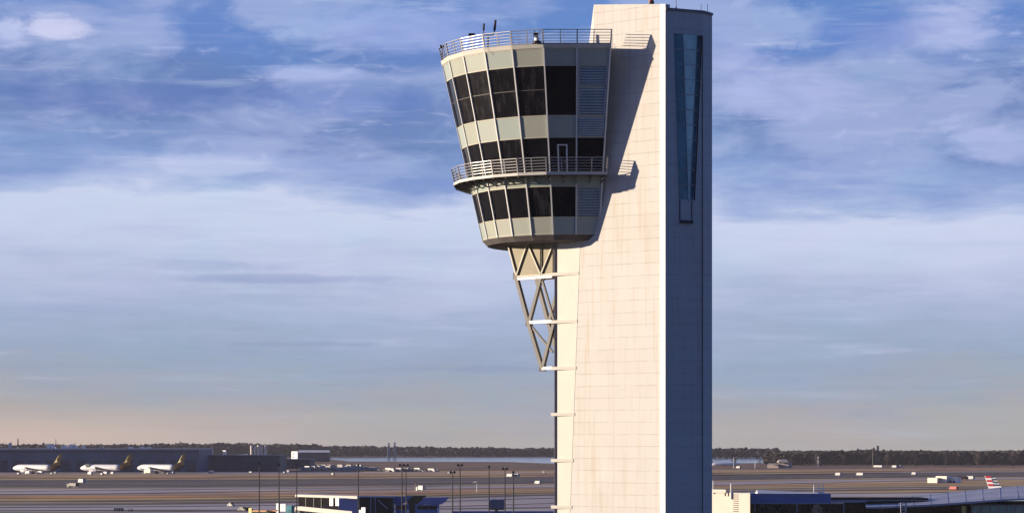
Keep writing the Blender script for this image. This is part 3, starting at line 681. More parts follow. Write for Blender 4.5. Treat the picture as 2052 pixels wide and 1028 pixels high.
for p, q, lb in ((8, 886, 'short'), (36, 878, 'thick dark tipped'), (112, 879, 'thin pointed'), (182, 888, 'pale'), (66, 888, 'slim'), (272, 888, 'slender'), (150, 886, 'small')):
    b = MB(); Y = 2900; x = X(p, Y); zt_ = Z(q, Y); r_ = 1.1 if lb.startswith('thick') else .6; b.tube((x, Y, 0), (x, Y, zt_ * .72), r_, r_ * .8, 8, 1); b.tube((x, Y, zt_ * .72), (x, Y, zt_), r_ * .8, r_ * .4, 8, 0)
    o = b.build('chimney', ['brown_paint', 'white']); tag(o, {'short': 'short chimney at the far left edge behind the hangar roof', 'thick dark tipped': 'thick chimney with dark tip above the left hangar roof', 'thin pointed': 'thin dark spire above the hangar over the first freighter tail', 'pale': 'pale mast behind the hangar above the middle freighter nose', 'slim': 'slim low stack between the thick chimney and the spire', 'slender': 'slender low stack behind the hangar above the third freighter', 'small': 'small stack behind the white roof units of the hangar'}[lb], 'chimney')

def freighter():
    root = thing('cargo_plane', 'x', 'aeroplane')
    def B(mb, nm, m_, par=root, sm=False): o = mb.build(nm, m_, None, sm); o.parent = par; return o
    b = MB(); L = 46; r = 2.75; b.lathe([(0, .15, -.5), (.8, 1.0, -.4), (2.2, 1.7, -.25), (4.5, 2.4, -.05), (7, r, 0), (24, r, 0), (33, r, 0), (36.5, 2.4, .2)], (0, 0, 4.9), 18, 0)
    b.lathe([(36.5, 2.4, .2), (40, 1.8, .55), (44, 1.0, 1.1), (L, .35, 1.4)], (0, 0, 4.9), 18, 1); fus = B(b, 'fuselage', ['white', 'brown_paint'], sm=True)
    b = MB(); b.box(1.7, 0, 5.55, .6, 2.1, .5); B(b, 'cockpit_window', 'black')
    b = MB(); b.lathe([(30, 2.78, 0), (36.5, 2.45, .18)], (0, 0, 4.86), 18, 0, sq=.6); B(b, 'belly_fairing', 'brown_paint', sm=True)
    def fin(pts, w, m_, nm, parent=root):
        b = MB(); vs = [(x, -w / 2, z) for x, z in pts] + [(x, w / 2, z) for x, z in pts]; n_ = len(pts)
        b.add(vs, [list(range(n_))[::-1], list(range(n_, 2 * n_))] + [[i, (i + 1) % n_, n_ + (i + 1) % n_, n_ + i] for i in range(n_)]); return B(b, nm, m_, parent)
    tf = fin([(36, 7.4), (39.5, 9.2), (44.2, 16.4), (47.2, 16.4), (45.5, 9), (45, 7.0)], .5, 'brown_paint', 'tail_fin')
    fin([(38.6, 8.8), (39.8, 9.4), (43.6, 15.2), (43.9, 15.0), (41.9, 11.6), (42.8, 10.0), (40.6, 9.2)], .62, 'gold_paint', 'tail_stripe', tf)
    for s_ in (-1, 1):
        b = MB(); pts = [(40, s_ * .8, 6.4), (44, s_ * .8, 6.4), (46.5, s_ * 8, 7.0), (44.8, s_ * 8, 7.0)]; b.add(pts + [(x, y, z + .3) for x, y, z in pts], [(3, 2, 1, 0), (4, 5, 6, 7), (0, 1, 5, 4), (1, 2, 6, 5), (2, 3, 7, 6), (3, 0, 4, 7)]); B(b, 'stabilizer', 'brown_paint')
        b = MB(); pts = [(15.5, s_ * 2, 3.4), (24.5, s_ * 2, 3.4), (30, s_ * 21, 5.4), (27.5, s_ * 21, 5.4)]; b.add(pts + [(x, y, z + .5) for x, y, z in pts], [(3, 2, 1, 0), (4, 5, 6, 7), (0, 1, 5, 4), (1, 2, 6, 5), (2, 3, 7, 6), (3, 0, 4, 7)]); B(b, 'wing', 'louver')
        b = MB(); b.lathe([(14, 1.1, 0), (14.4, 1.4, 0), (17.5, 1.4, 0), (20, .8, .1)], (0, s_ * 7.6, 2.5), 12, 0); b.lathe([(13.98, .95, 0), (14.05, .95, 0)], (0, s_ * 7.6, 2.5), 12, 1); B(b, 'engine', ['white', 'black'], sm=False)
        b = MB(); b.tube((22, s_ * 3.4, 3.4), (22, s_ * 3.4, .8), .2); b.tube((21.3, s_ * 3.4 - .5, .65), (21.3, s_ * 3.4 + .5, .65), .62, n=12); b.tube((22.7, s_ * 3.4 - .5, .65), (22.7, s_ * 3.4 + .5, .65), .62, n=12); B(b, 'landing_gear', 'black')
    b = MB(); b.tube((5.5, 0, 3), (5.5, 0, .7), .15); b.tube((5.5, -.4, .5), (5.5, .4, .5), .5, n=12); B(b, 'landing_gear', 'black')
    return root
fr = freighter(); YP = CZ * F / (948.5 - HY)
for i, (p, lb) in enumerate([(26, 'leftmost white freighter with brown and gold tail at the hangar'), (158, 'middle white freighter with dark cargo door near its nose, brown and gold tail'), (270, 'rightmost white freighter of three, brown and gold tail, cream loader beside it')]):
    o = fr if i == 0 else copy_tree(fr); o.location = (X(p, YP), YP + i * 8, 0); o.rotation_euler = (0, 0, R((-32, -29, -35)[i])); o.scale = (1.24, 1.1, 1.08); tag(o, lb, 'aeroplane', 'white and brown freighters parked at the cargo hangar')
b = MB(); o = [k for k in COL.objects if k.get('label', '').startswith('middle white')][0]
b.box(8.6, -2.62, 5.2, 3.4, .5, 2.9); c = b.build('cargo_door', 'black'); c.parent = o

def small_vehicle(name, size, m_, style):
    L, Wd, H = size; b = MB(); w = .38
    if style == 'car':
        b.prism([(-L / 2, -Wd / 2), (L / 2, -Wd / 2), (L / 2, Wd / 2), (-L / 2, Wd / 2)], .35, H * .58)
        b.prism([(-L * .3, -Wd * .45), (L * .22, -Wd * .45), (L * .22, Wd * .45), (-L * .3, Wd * .45)], H * .58, H, 1)
        b.box(-L * .04, 0, H, L * .38, Wd * .8, .05)
    elif style == 'van':
        b.box(.3, 0, .4, L - .6, Wd, H - .4); b.box(-L / 2 + .45, 0, .4, .9, Wd * .96, H * .45); b.box(-L / 2 + .55, 0, H * .5, .5, Wd * .9, H * .3, 1)
    else:
        b.box(L * .12, 0, 1.0, L * .74, Wd, H - 1.0); b.box(-L * .38, 0, .5, L * .2, Wd * .95, H * .62); b.box(-L * .47, 0, H * .42, L * .04, Wd * .9, H * .2, 1)
    for sx in (-L * .32, L * .32):
        for sy in (-Wd / 2, Wd / 2): b.tube((sx, sy - .12, w), (sx, sy + .12, w), w, n=10, mi=2)
    o = b.build(name, [m_, 'black', 'black']); return o
def spot(o, p, q, label, cat, group=None, rz=-.75):
    x, y = G(p, q); o.location = (x, y, .15); o.rotation_euler = (0, 0, rz); return tag(o, label, cat, group)
spot(small_vehicle('cargo_loader', (9, 4, 4.5), 'sun_cream', 'truck'), 298, 949.5, 'cream cargo loader parked beside the rightmost freighter', 'loader')
spot(small_vehicle('service_truck', (6, 3, 3), 'van_white', 'truck'), 57, 950.5, 'white service truck under the leftmost freighter nose', 'truck')
spot(small_vehicle('service_truck', (7, 3, 3), 'van_white', 'truck'), 81, 950.5, 'white service truck beside the leftmost freighter wing', 'truck')
spot(small_vehicle('service_van', (5, 2.4, 2.6), 'van_white', 'van'), 181, 951, 'white van below the middle freighter', 'van')
spot(small_vehicle('service_van', (5, 2.4, 2.6), 'van_white', 'van'), 212, 951, 'white van under the wing of the middle freighter', 'van')
spot(small_vehicle('airport_van', (5.5, 2.6, 2.8), 'van_white', 'van'), 164, 967.5, 'lone white van driving on the runway below the middle freighter', 'van')
spot(small_vehicle('airport_truck', (9, 2.6, 2.8), 'black', 'truck'), 146, 977, 'lone black truck on the grass edge at the left', 'truck')

# industry right of the hangar
t_, x0, x1, zt = bx_thing('warehouse', 'low dark blue warehouse running right of the cargo hangar', 'warehouse', 400, 560, 913, 2500, 80, 'hangar_dark')
b = MB(); b.box((x0 + x1) / 2, 2540, zt, x1 - x0 + 1, 82, .8); b.build('roof', 'hangar_blue', t_)
t_, x0, x1, zt = bx_thing('warehouse', 'dark blue shed behind the row of parked cars', 'warehouse', 555, 622, 921, 2750, 60, 'hangar_dark')
b = MB(); b.box((x0 + x1) / 2, 2780, zt, x1 - x0 + 1, 62, .8); b.build('roof', 'hangar_blue', t_)
for p0, p1, q0, nm, lb in ((409, 425, 900, 'white_building', 'square white building right above the end of the cargo hangar'), (446, 452, 902, 'white_building', 'narrow white tower block right of the square white building'),
                           (584, 596, 904, 'white_building', 'small white building left of the long pale roof')):
    t_, x0, x1, zt = bx_thing(nm, lb, 'building', p0, p1, q0, 3600, 12, 'white', k=.9); b = MB(); b.box((x0 + x1) / 2, 3610, zt - .4, (x1 - x0) * .5, 4, 1); b.build('roof', 'roof_grey', t_)
    b = MB()
    for k in range(2): b.box((x0 + x1) / 2, 3604, zt * (.45 + .25 * k), (x1 - x0) * .8, .3, zt * .07)
    b.build('window', 'hangar_dark', t_)
for i, (p, w, q) in enumerate([(504, 5, 892), (511, 5, 893), (518, 6, 891), (524, 5, 892), (532, 5, 891)]):
    Y = 3700; b = MB(); x = X(p, Y); zt = Z(q, Y); b.tube((x, Y, 0), (x, Y, zt - 1), w * .36, w * .36, 14); b.tube((x, Y, zt - 1), (x, Y, zt), w * .36, w * .12, 14)
    o = b.build('storage_silo', 'sun_cream'); tag(o, ['first', 'second', 'third', 'fourth', 'last'][i] + ' from left of five tall cream storage silos', 'silo', 'cream storage silos behind the airfield')
for i in range(9):
    Y = 3300; b = MB(); x = X(455 + i * 5, Y); b.tube((x, Y, 0), (x, Y, Z(912.5 - i * .3, Y)), 1.2, 1.2, 12); b.tube((x, Y, Z(912.5 - i * .3, Y)), (x, Y, Z(911.5 - i * .3, Y)), 1.2, .4, 12)
    tag(b.build('storage_tank', 'white'), 'small white tank in the row left of the cream silos', 'tank', 'white tanks left of the silos')
t_, x0, x1, zt = bx_thing('long_shed', 'long low shed with pale roof beyond the parked cars', 'shed', 597, 660, 906, 3800, 20, 'hangar_dark')
b = MB(); b.add([(x0, 3799, zt), (x1, 3799, zt), (x1, 3810, zt + 3.2), (x0, 3810, zt + 3.2), (x0, 3821, zt), (x1, 3821, zt)], [(0, 1, 2, 3), (3, 2, 5, 4), (0, 3, 4), (1, 2, 5)]); b.build('roof', 'white', t_)
spot(small_vehicle('box_truck', (14, 3, 5), 'van_white', 'truck'), 430, 936, 'lone white box truck in front of the low warehouse', 'truck')
def lattice(p, q_top, q_base, w, label, m_='white', Y=None):
    x, Yg = G(p, q_base); zt = Z(q_top, Yg); b = MB(); n_ = 7
    for sx in (-1, 1):
        for sy in (-1, 1): b.tube((x + sx * w, Yg + sy * w, 0), (x + sx * w * .55, Yg + sy * w * .55, zt), .45, .34, 5)
    for i in range(n_):
        z0_, z1_ = zt * i / n_, zt * (i + 1) / n_; a0, a1 = w * (1 - .45 * i / n_), w * (1 - .45 * (i + 1) / n_)
        for sy in (-1, 1): b.tube((x - a0, Yg + sy * a0, z0_), (x + a1, Yg + sy * a1, z1_), .24, n=4); b.tube((x + a0, Yg + sy * a0, z0_), (x - a1, Yg + sy * a1, z1_), .24, n=4); b.tube((x - a1, Yg + sy * a1, z1_), (x + a1, Yg + sy * a1, z1_), .24, n=4)
    b.box(x, Yg, zt, w * 1.6, w * 1.6, .8); return tag(b.build('lattice_mast', m_), label, 'mast'), x, Yg, zt
lattice(779, 888, 920, 2.2, 'left one of the two white lattice masts by the river', 'louver')
lattice(791, 887, 920, 2.4, 'right one of the two white lattice masts by the river', 'louver')
lattice(1751, 898, 936, 1.3, 'left slim lattice mast carrying antennas in front of the right wood', 'steel')
o, x, Yg, zt = lattice(1759, 894, 936, 1.5, 'right taller lattice mast with antenna head in front of the right wood', 'steel')
# parked cars row
cars = [small_vehicle('parked_car', (4.6, 1.9, 1.5), m_, 'car') for m_ in ('van_white', 'hangar_dark', 'silver_roof', 'white')]
vans = [small_vehicle('parked_van', (6.2, 2.3, 2.7), m_, 'van') for m_ in ('van_white', 'beige_wall')]
src = cars + vans; used = set(); rnd = random.Random(5)
for row, (q, p0, p1, step) in enumerate([(937, 604, 722, 5.2), (940, 606, 726, 5.0), (942.5, 608, 800, 5.3), (944.2, 760, 878, 5.0), (936.0, 528, 600, 6.5), (945.5, 778, 876, 5.4)]):
    p = p0
    while p < p1:
        s_ = rnd.choice([0, 3, 0, 4, 3, 4, 5, 2] if row < 4 else [1, 2, 0, 1, 4]); k = src[s_]
        if s_ in used: k = k.copy(); COL.objects.link(k)
        used.add(s_); x, y = G(p, q); k.location = (x, y, .1); k.scale = (1.35, 1.3, 1.25); k.rotation_euler = (0, 0, -.8 + rnd.uniform(-.12, .12) + (math.pi if rnd.random() < .5 else 0))
        cn_ = {0: 'white car', 3: 'white car', 1: 'dark blue car', 2: 'silver car', 4: 'white van', 5: 'beige van'}[s_]
        place = ['in the back row of the long car park beyond the runway', 'in the second row of the long car park beyond the runway', 'in the third row of the long car park beyond the runway', 'in the right hand block of cars beyond the runway', 'parked in front of the dark blue shed', 'in the front row of the right hand block beyond the runway'][row]
        tag(k, cn_ + ' ' + place, 'van' if 'van' in cn_ else 'car', 'vehicles parked in rows beyond the runway: ' + cn_ + 's, row %d' % (row + 1))
        p += step * rnd.uniform(.9, 1.5)
for k in [cars[i] for i in range(4) if i not in used] + [vans[i - 4] for i in (4, 5) if i not in used]: bpy.data.objects.remove(k)

# ------------------------------------------------------------------ apron floodlight poles
def mast(p, q_top, heads, Y, label):
    t_ = thing('light_pole', label, 'light pole', (X(p, Y), Y, 0), 'dark floodlight poles on the apron'); zt = Z(q_top, Y); x = X(p, Y)
    b = MB(); b.tube((x, Y, 0), (x, Y, zt), .24, .13, 8); b.build('pole', 'black', t_)
    if heads:
        b = MB(); b.bar((x - heads / 2 * .95, Y, zt), (x + heads / 2 * .95, Y, zt), .1); b.build('crossarm', 'black', t_)
        for i in range(heads): b = MB(); b.box(x + (i - (heads - 1) / 2) * 1.15, Y, zt - .2, .62, .6, .6); b.box(x + (i - (heads - 1) / 2) * 1.15, Y - .1, zt - .3, .45, .35, .1); b.build('floodlight', 'black', t_)
for p, q, h, Y, lb in [(519.4, 928, 1, 790, 'leftmost dark pole, standing left of the terminal roof'), (559, 931, 1, 805, 'second dark pole from left, above the white box'), (594.5, 931, 1, 815, 'dark pole at the left end of the cream roof strip'),
                       (718, 932, 1, 800, 'dark pole at the right end of the cream roof strip'), (805.6, 932, 2, 790, 'left dark pole of the close pair above the blue roofs'), (813.5, 932, 2, 800, 'right dark pole of the close pair above the blue roofs'),
                       (907, 946, 2, 780, 'short dark pole right of the blue roofs'), (922, 932, 2, 795, 'tall two headed dark pole right of the blue roofs'), (980, 935, 1, 800, 'single headed dark pole left of the raised blue cabin'),
                       (1012, 939, 2, 790, 'two headed dark pole right of the raised blue cabin'), (1029, 946, 1, 770, 'dark pole nearest the tower, right of the blue cabin')]:
    mast(p, q, h, Y, lb)

# ------------------------------------------------------------------ gates and boarding bridges, bottom left
YG = 930.0
def PB(mb, p0, p1, q0, q1, Y, dp, mi=0):            # box from photo extents at distance Y
    x0, x1 = X(p0, Y), X(p1, Y); z1, z0 = Z(q0, Y), Z(q1, Y); mb.box((x0 + x1) / 2, Y + dp / 2, max(z0, 0), x1 - x0, dp, z1 - max(z0, 0), mi)
t_ = thing('gate_house', 'dark glazed gate house with sunlit cream roof edge', 'gate building', (X(655, YG), YG, 0))
b = MB(); PB(b, 598, 678, 994.5, 1060, YG, 14); b.turn(.8, X(716, YG)).build('wall', 'dark_glass', t_)
b = MB(); b.add([(X(592, YG), YG - 1.5, Z(990, YG)), (X(716, YG), YG - 1.5, Z(993.5, YG)), (X(716, YG), YG + 16, Z(993.5, YG)), (X(592, YG), YG + 16, Z(990, YG)), (X(592, YG), YG - 1.5, Z(994.5, YG)), (X(716, YG), YG - 1.5, Z(998.5, YG)), (X(716, YG), YG + 16, Z(998.5, YG)), (X(592, YG), YG + 16, Z(994.5, YG))],
             [(0, 1, 2, 3), (7, 6, 5, 4), (0, 1, 5, 4), (1, 2, 6, 5), (2, 3, 7, 6), (3, 0, 4, 7)]); b.turn(.8, X(716, YG)).build('roof', 'sun_cream', t_)
b = MB(); PB(b, 679, 714, 997.5, 1060, YG + 1, 12); b.build('stair_tower', 'blue_wall', t_)
b = MB(); [PB(b, p, p + 1.2, 995, 1026, YG - .3, .2) for p in (612, 628, 643)]; b.turn(.8, X(716, YG)).build('mullion', 'steel', t_)
for p in (660, 672): b = MB(); PB(b, p, p + 7.5, 997, 1013, YG - 3, 2); b.turn(.8, X(716, YG)).build('vent_box', 'white', t_)
b = MB(); b.bar((X(681, YG), YG - 2, Z(1004, YG)), (X(690, YG), YG - 2, Z(1014, YG)), .5); PB(b, 685, 690, 1012, 1024, YG - 2.4, .8); b.turn(.8, X(716, YG)).build('gantry', 'white', t_)
t_ = thing('boarding_bridge', 'sloping cream boarding bridge below the glazed gate house', 'boarding bridge', (X(650, 900), 900, 0))
b = MB(); Y = 905; pts = [(588, 1015), (603, 1014), (705, 1024), (705, 1034), (600, 1022), (588, 1021)]
vs = [(X(p, Y), Y, Z(q, Y)) for p, q in pts] + [(X(p, Y), Y + 3.4, Z(q, Y)) for p, q in pts]; b.add(vs, [list(range(6)), list(range(11, 5, -1))] + [[i, (i + 1) % 6, 6 + (i + 1) % 6, 6 + i] for i in range(6)]); b.turn(.8, X(716, YG)).build('tunnel', 'sun_cream', t_)
b = MB(); [b.tube((X(p, 906.5), 906.5, 0), (X(p, 906.5), 906.5, Z(1022, 906.5)), .35) for p in (600, 690)]; b.turn(.8, X(716, YG)).build('leg', 'steel', t_)
t_ = thing('service_cabin', 'tall white box standing left of the dark gate house', 'cabin', (X(563, 880), 880, 0))
b = MB(); PB(b, 553.5, 560, 1008, 1030, 880, 2.5); PB(b, 561.5, 572, 1009, 1024, 880, 3); b.turn(.8).build('body', 'white', t_); b = MB(); PB(b, 572, 590, 1012, 1030, 884, 4); b.turn(.8).build('annex', 'teal_glass_dark', t_)
t_ = thing('low_roof', 'orange lit low roof at the foot of the leftmost poles', 'roof', (X(530, 870), 870, 0))
b = MB(); PB(b, 503, 553, 1022, 1024.5, 870, 7); b.turn(.8).build('roof', 'orange', t_); b = MB(); PB(b, 505, 551, 1024.5, 1050, 871, 5); b.turn(.8).build('wall', 'green_dark', t_); b = MB(); PB(b, 498, 504, 1017, 1040, 870, 2); b.turn(.8).build('end_wall', 'yellow', t_)
t_ = thing('gate_shelter', 'dark open shelter between the cream roof and the blue roofs', 'shelter', (X(750, 950), 950, 0))
b = MB(); PB(b, 716, 790, 993.5, 996.5, 950, 12); b.build('roof', 'silver_roof', t_); b = MB(); PB(b, 720, 786, 996.5, 1060, 955, 8); b.build('wall', 'green_dark', t_)
for p in (718, 742, 751): b = MB(); PB(b, p, p + 1.6, 994, 1050, 948, .4); b.build('post', 'louver', t_)
b = MB(); b.bar((X(757, 948), 948, Z(1001, 948)), (X(776, 948), 948, Z(1018, 948)), .35); b.build('brace', 'louver', t_)
t_ = thing('utility_box', 'pink white box at the foot of the pole right of the cream roof', 'box', (X(730, 890), 890, 0)); b = MB(); PB(b, 724, 732, 1016, 1040, 890, 1.5); PB(b, 717, 723, 1021, 1040, 890, 1.2); b.turn(.8).build('body', 'white', t_)
def slope_roof(label, pts, Y, legs, col, body):
    t_ = thing('boarding_bridge', label, 'boarding bridge', (X(pts[0][0], Y), Y, 0), 'blue boarding bridges at the gates')
    b = MB(); n_ = len(pts); vs = [(X(p, Y), Y, Z(q, Y)) for p, q in pts] + [(X(p, Y), Y + 4, Z(q, Y)) for p, q in pts]
    b.add(vs, [list(range(n_)), list(range(2 * n_ - 1, n_ - 1, -1))] + [[i, (i + 1) % n_, n_ + (i + 1) % n_, n_ + i] for i in range(n_)]); b.build('tunnel', col, t_)
    b = MB(); PB(b, *body, Y + .5, 3); b.build('cab', 'blue_wall', t_)
    b = MB(); PB(b, body[0] + 4, body[1] - 4, body[2] + 3, body[2] + 10, Y + .3, .2); b.build('window', 'dark_glass', t_)
    for p, q in legs: b = MB(); PB(b, p, p + 4.5, q, 1060, Y - .6, .8); b.turn(.8).build('leg', 'white', t_)
slope_roof('left blue boarding bridge with steep slanting side', [(788, 994), (826, 994.5), (812, 1006), (806, 1010), (772, 1012)], 960, [(786, 1008)], 'blue_wall', (792, 818, 1010, 1060))
slope_roof('right blue boarding bridge with broad slanting roof', [(852, 996), (900, 996), (892, 1005), (884, 1010), (836, 1009)], 940, [(876, 1017), (815, 1021)], 'blue_wall', (832, 880, 1010, 1060))
t_ = thing('dark_canopy', 'dark green canopy wedged between the two blue boarding bridges', 'canopy', (X(835, 975), 975, 0)); b = MB(); PB(b, 812, 852, 992.5, 996, 975, 10); PB(b, 816, 848, 996, 1050, 978, 6); b.build('body', 'green_dark', t_)
t_ = thing('raised_cabin', 'dark blue raised cabin with white lamps on its roof', 'cabin', (X(993, 930), 930, 0)); b = MB(); PB(b, 980, 1012, 1000.5, 1018, 930, 5); b.build('body', 'hangar_blue', t_)
b = MB(); PB(b, 982, 1010, 1018, 1021, 931, 3); PB(b, 992, 998, 1021, 1060, 931, 1); b.build('leg', 'steel', t_); b = MB(); [PB(b, p, p + 3, 997.5, 1000.3, 930, 1) for p in (987, 992, 1000, 1007)]; b.build('lamp', 'white', t_); b = MB(); PB(b, 976, 983, 998, 1003, 929, 2); b.build('hood', 'white', t_)
t_ = thing('apron_wall', 'low blue shaded wall on the apron beside the tower', 'wall', (X(1050, 900), 900, 0)); b = MB(); PB(b, 905, 1110, 1023.5, 1060, 960, 1.2); b.build('panel', 'blue_wall', t_)
spot(small_vehicle('white_truck', (5.5, 2.4, 3.4), 'van_white', 'truck'), 843, 985, 'white truck with lilac tank on the taxiway above the blue roofs', 'truck')
spot(small_vehicle('airport_van', (4.5, 2, 2.2), 'van_white', 'van'), 1078, 970, 'lone white van on the runway just left of the tower', 'van')
spot(small_vehicle('airport_van', (6, 2.2, 2.6), 'van_white', 'van'), 1022, 955.5, 'left one of two white vans beyond the runway near the tower', 'van')
spot(small_vehicle('airport_van', (6.4, 2.2, 2.6), 'van_white', 'van'), 1034, 955.5, 'right one of two white vans beyond the runway near the tower', 'van')
spot(small_vehicle('parked_car', (4.6, 1.9, 1.5), 'black', 'car'), 487, 1023.8, 'left one of two black cars on the apron near the leftmost pole', 'car')
spot(small_vehicle('parked_car', (4.6, 1.9, 1.5), 'black', 'car'), 496, 1023.6, 'right one of two black cars on the apron near the leftmost pole', 'car')
spot(small_vehicle('white_cart', (3.2, 1.6, 1.6), 'van_white', 'car'), 463, 1015, 'small white cart on the apron at the lower left', 'cart')
t_ = thing('airfield_sign', 'low black airfield sign with small white marks at the bottom left', 'sign', (*G(238, 1024.5), 0)); x, y = G(238, 1024.5)
b = MB(); b.box(x, y, .3, 3.8, .3, 1.1); b.build('board', 'black', t_); b = MB(); [b.box(x + k, y - .2, .6, w_, .04, .5) for k, w_ in ((-1.3, .25), (-.8, .12), (-.2, .3), (.7, .14), (1.2, .2))]; b.build('marking', 'white', t_); b = MB(); [b.box(x + k, y, 0, .15, .15, .3) for k in (-1.4, 0, 1.4)]; b.build('leg', 'steel', t_)
t_ = thing('airfield_marker', 'small dark twin post marker right of the black airfield sign', 'marker', (*G(262, 1024.5), 0)); x, y = G(262, 1024.5)
b = MB(); b.box(x - .7, y, 0, .25, .25, 1.1); b.box(x + .5, y, 0, .3, .3, 1.3); b.box(x, y, .5, 1.2, .1, .15); b.build('post', 'hangar_dark', t_)

# ------------------------------------------------------------------ right hand side
YC = 700.0
t_ = thing('cream_building', 'sunlit cream building with wall ladder, right of the tower foot', 'building', (X(1466, YC), YC, 0))
xa, xb = X(1400, YC), X(1503, YC); na = (xb, YC - 3)
def wallp(pts, z0, z1, m_, nm): b = MB(); b.prism(pts, z0, z1); return b.build(nm, m_, t_)
# its front is turned to the left like the tower face, so the sun reaches it
fx = lambda p, off=0: (X(p, YC), YC + (X(1503, YC) - X(p, YC)) * .78 - off)
wallp([fx(1380), fx(1503), (fx(1503)[0] + 1, YC + 14), fx(1380, -14)], 0, Z(987.5, YC), 'sun_cream', 'wall')
wallp([fx(1380, .5), fx(1457, .5), fx(1457, -5), fx(1380, -5)], Z(987.5, YC), Z(981, YC), 'sun_cream', 'parapet')
b = MB()
for k in range(9): q = 991 + k * 4.2; a_, c_ = fx(1471, .15), fx(1480, .15); b.bar((*a_, Z(q, YC)), (*c_, Z(q, YC)), .14, .16)
b.build('ladder', 'steel', t_)
b = MB(); a_ = fx(1467, .3); b.tube((*a_, Z(1000, YC)), (*a_, Z(968, YC)), .22); a_ = fx(1433, .3); b.tube((*a_, Z(990, YC)), (*a_, Z(963, YC)), .14); b.build('vent_pipe', 'white', t_)
b = MB()
for p in (1456, 1462): a_ = fx(p, .62); b.box(a_[0], a_[1], Z(994, YC), .35, .1, .9)
b.build('vent', 'black', t_)
t_ = thing('terminal_wing', 'blue fronted terminal wing with white roof edge and dark glazing', 'terminal', (X(1585, 705), 705, 0)); Y = 706
b = MB(); PB(b, 1505, 1665, 988.5, 1007.5, Y, 16); b.build('fascia', 'blue_wall', t_)
b = MB(); PB(b, 1505, 1690, 1008.6, 1080, Y + 1.2, 14); b.build('glazing', 'dark_glass', t_)
b = MB(); PB(b, 1505, 1690, 1007.4, 1009, Y - .5, 2); b.build('sill', 'silver_roof', t_)
b = MB(); b.add([(X(1518, Y), Y - .3, Z(988.4, Y)), (X(1641, Y), Y - .3, Z(988.4, Y)), (X(1641, Y), Y + 4, Z(986.5, Y)), (X(1520, Y), Y + 4, Z(981.8, Y)), (X(1518, Y), Y + 8, Z(988.4, Y)), (X(1641, Y), Y + 8, Z(988.4, Y))], [(0, 1, 2, 3), (3, 2, 5, 4), (0, 3, 4), (1, 2, 5)]); b.build('roof', 'white', t_)
b = MB(); [PB(b, p, p + 2, 1009, 1050, Y - .3, .3) for p in (1512, 1596, 1690)]; b.build('column', 'silver_roof', t_)
b = MB(); Yq = Y + 5; x0, x1, zz0, zz1 = X(1631, Yq), X(1650, Yq), Z(988, Yq), Z(970.5, Yq)
for k in range(3): b.tube((x0 + (x1 - x0) * k / 2, Yq, zz0), (x0 + (x1 - x0) * k / 2, Yq, zz1), .12, n=5); b.tube((x0, Yq, zz0 + (zz1 - zz0) * (k + .3) / 2.3), (x1, Yq, zz0 + (zz1 - zz0) * (k + .3) / 2.3), .12, n=5)
b.build('roof_frame', 'white', t_)
# leafy clumps modelled in place of reflections in the glazing, plus a tan one
def clump(p, q, Y, w, h, m_, label, seed):
    rnd = random.Random(seed); b = MB(); x = X(p, Y); z0_ = max(0, Z(q, Y) - h)
    for k in range(160):
        a = rnd.random() * 6.3; hh = rnd.random(); r_ = w * math.sqrt(rnd.random()) * math.sqrt(max(.05, 1 - (hh - .4) ** 2 * 2)); c_ = Vector((x + r_ * math.cos(a), Y + r_ * math.sin(a) * .5, z0_ + h * hh)); s_ = rnd.uniform(.12, .35)
        b.add([c_ + Vector((-s_, rnd.uniform(-.1, .1), 0)), c_ + Vector((0, .1, -s_)), c_ + Vector((s_, -.1, rnd.uniform(-.1, .2))), c_ + Vector((0, 0, s_))], [(0, 1, 2, 3)])
    b.tube((x, Y, 0), (x, Y, z0_ + h * .6), .12, .05); return tag(b.build('clump', m_, fix=False), label, 'clump')
for i, (p, q, w, h, m_, lb) in enumerate([(1530, 1011, 1.4, 3.2, 'green_dark', 'dark green foliage reflection, modelled as a clump, at the left end of the dark terminal glazing'), (1550, 1015, 1.8, 3.0, 'bark', 'brown foliage reflection, modelled as a clump in front of the dark terminal glazing'), (1572, 1013, 1.6, 3.0, 'green_dark', 'dark foliage reflection, modelled as a clump, left of the thin grey column of the terminal'), (1637, 1011, 1.5, 3.4, 'tan', 'tan leafless clump in front of the dark terminal glazing')]):
    clump(p, q, 702, w, h, m_, lb, i)
t_ = thing('connecting_roof', 'low lilac link roof between the terminal wing and the curved roof', 'roof', (X(1700, 715), 715, 0)); Y = 716
b = MB(); PB(b, 1666, 1860, 997.5, 1001, Y, 14, 0); b.build('roof', 'brown_paint', t_); b = MB(); PB(b, 1666, 1860, 1001, 1006, Y - .5, 15); b.build('fascia', 'silver_roof', t_); b = MB(); PB(b, 1691, 1900, 1006, 1080, Y + 1, 12); b.build('glazing', 'dark_glass', t_)
t_ = thing('curved_roof_hall', 'terminal hall with long curved silver blue roof at the bottom right', 'terminal', (X(1950, 720), 720, 0))
b = MB(); prof_ = [(1735, 998), (1800, 994.5), (1850, 991), (1900, 986.5), (1950, 981.5), (2000, 976.5), (2060, 972), (2150, 967), (2260, 964)]
Yn, Yfar = 700, 745; vs = []
for p, q in prof_:
    zt_ = Z(q, Yfar); x = X(p, Yfar); zn = zt_ - 1.3 - (p - 1735) * .0042; xn = X(p, Yn)
    vs += [(xn, Yn, zn), (x - .3, Yfar, zt_), (xn, Yn, zn - .5), (x - .3, Yfar, zt_ - .5)]
n_ = len(prof_)
for i in range(n_ - 1):
    a = i * 4; c_ = a + 4
    b.add([vs[a], vs[c_], vs[c_ + 1], vs[a + 1]], [(0, 1, 2, 3)]); b.add([vs[a + 2], vs[c_ + 2], vs[c_ + 3], vs[a + 3]], [(0, 1, 2, 3)], 1); b.add([vs[a], vs[c_], vs[c_ + 2], vs[a + 2]], [(0, 1, 2, 3)])
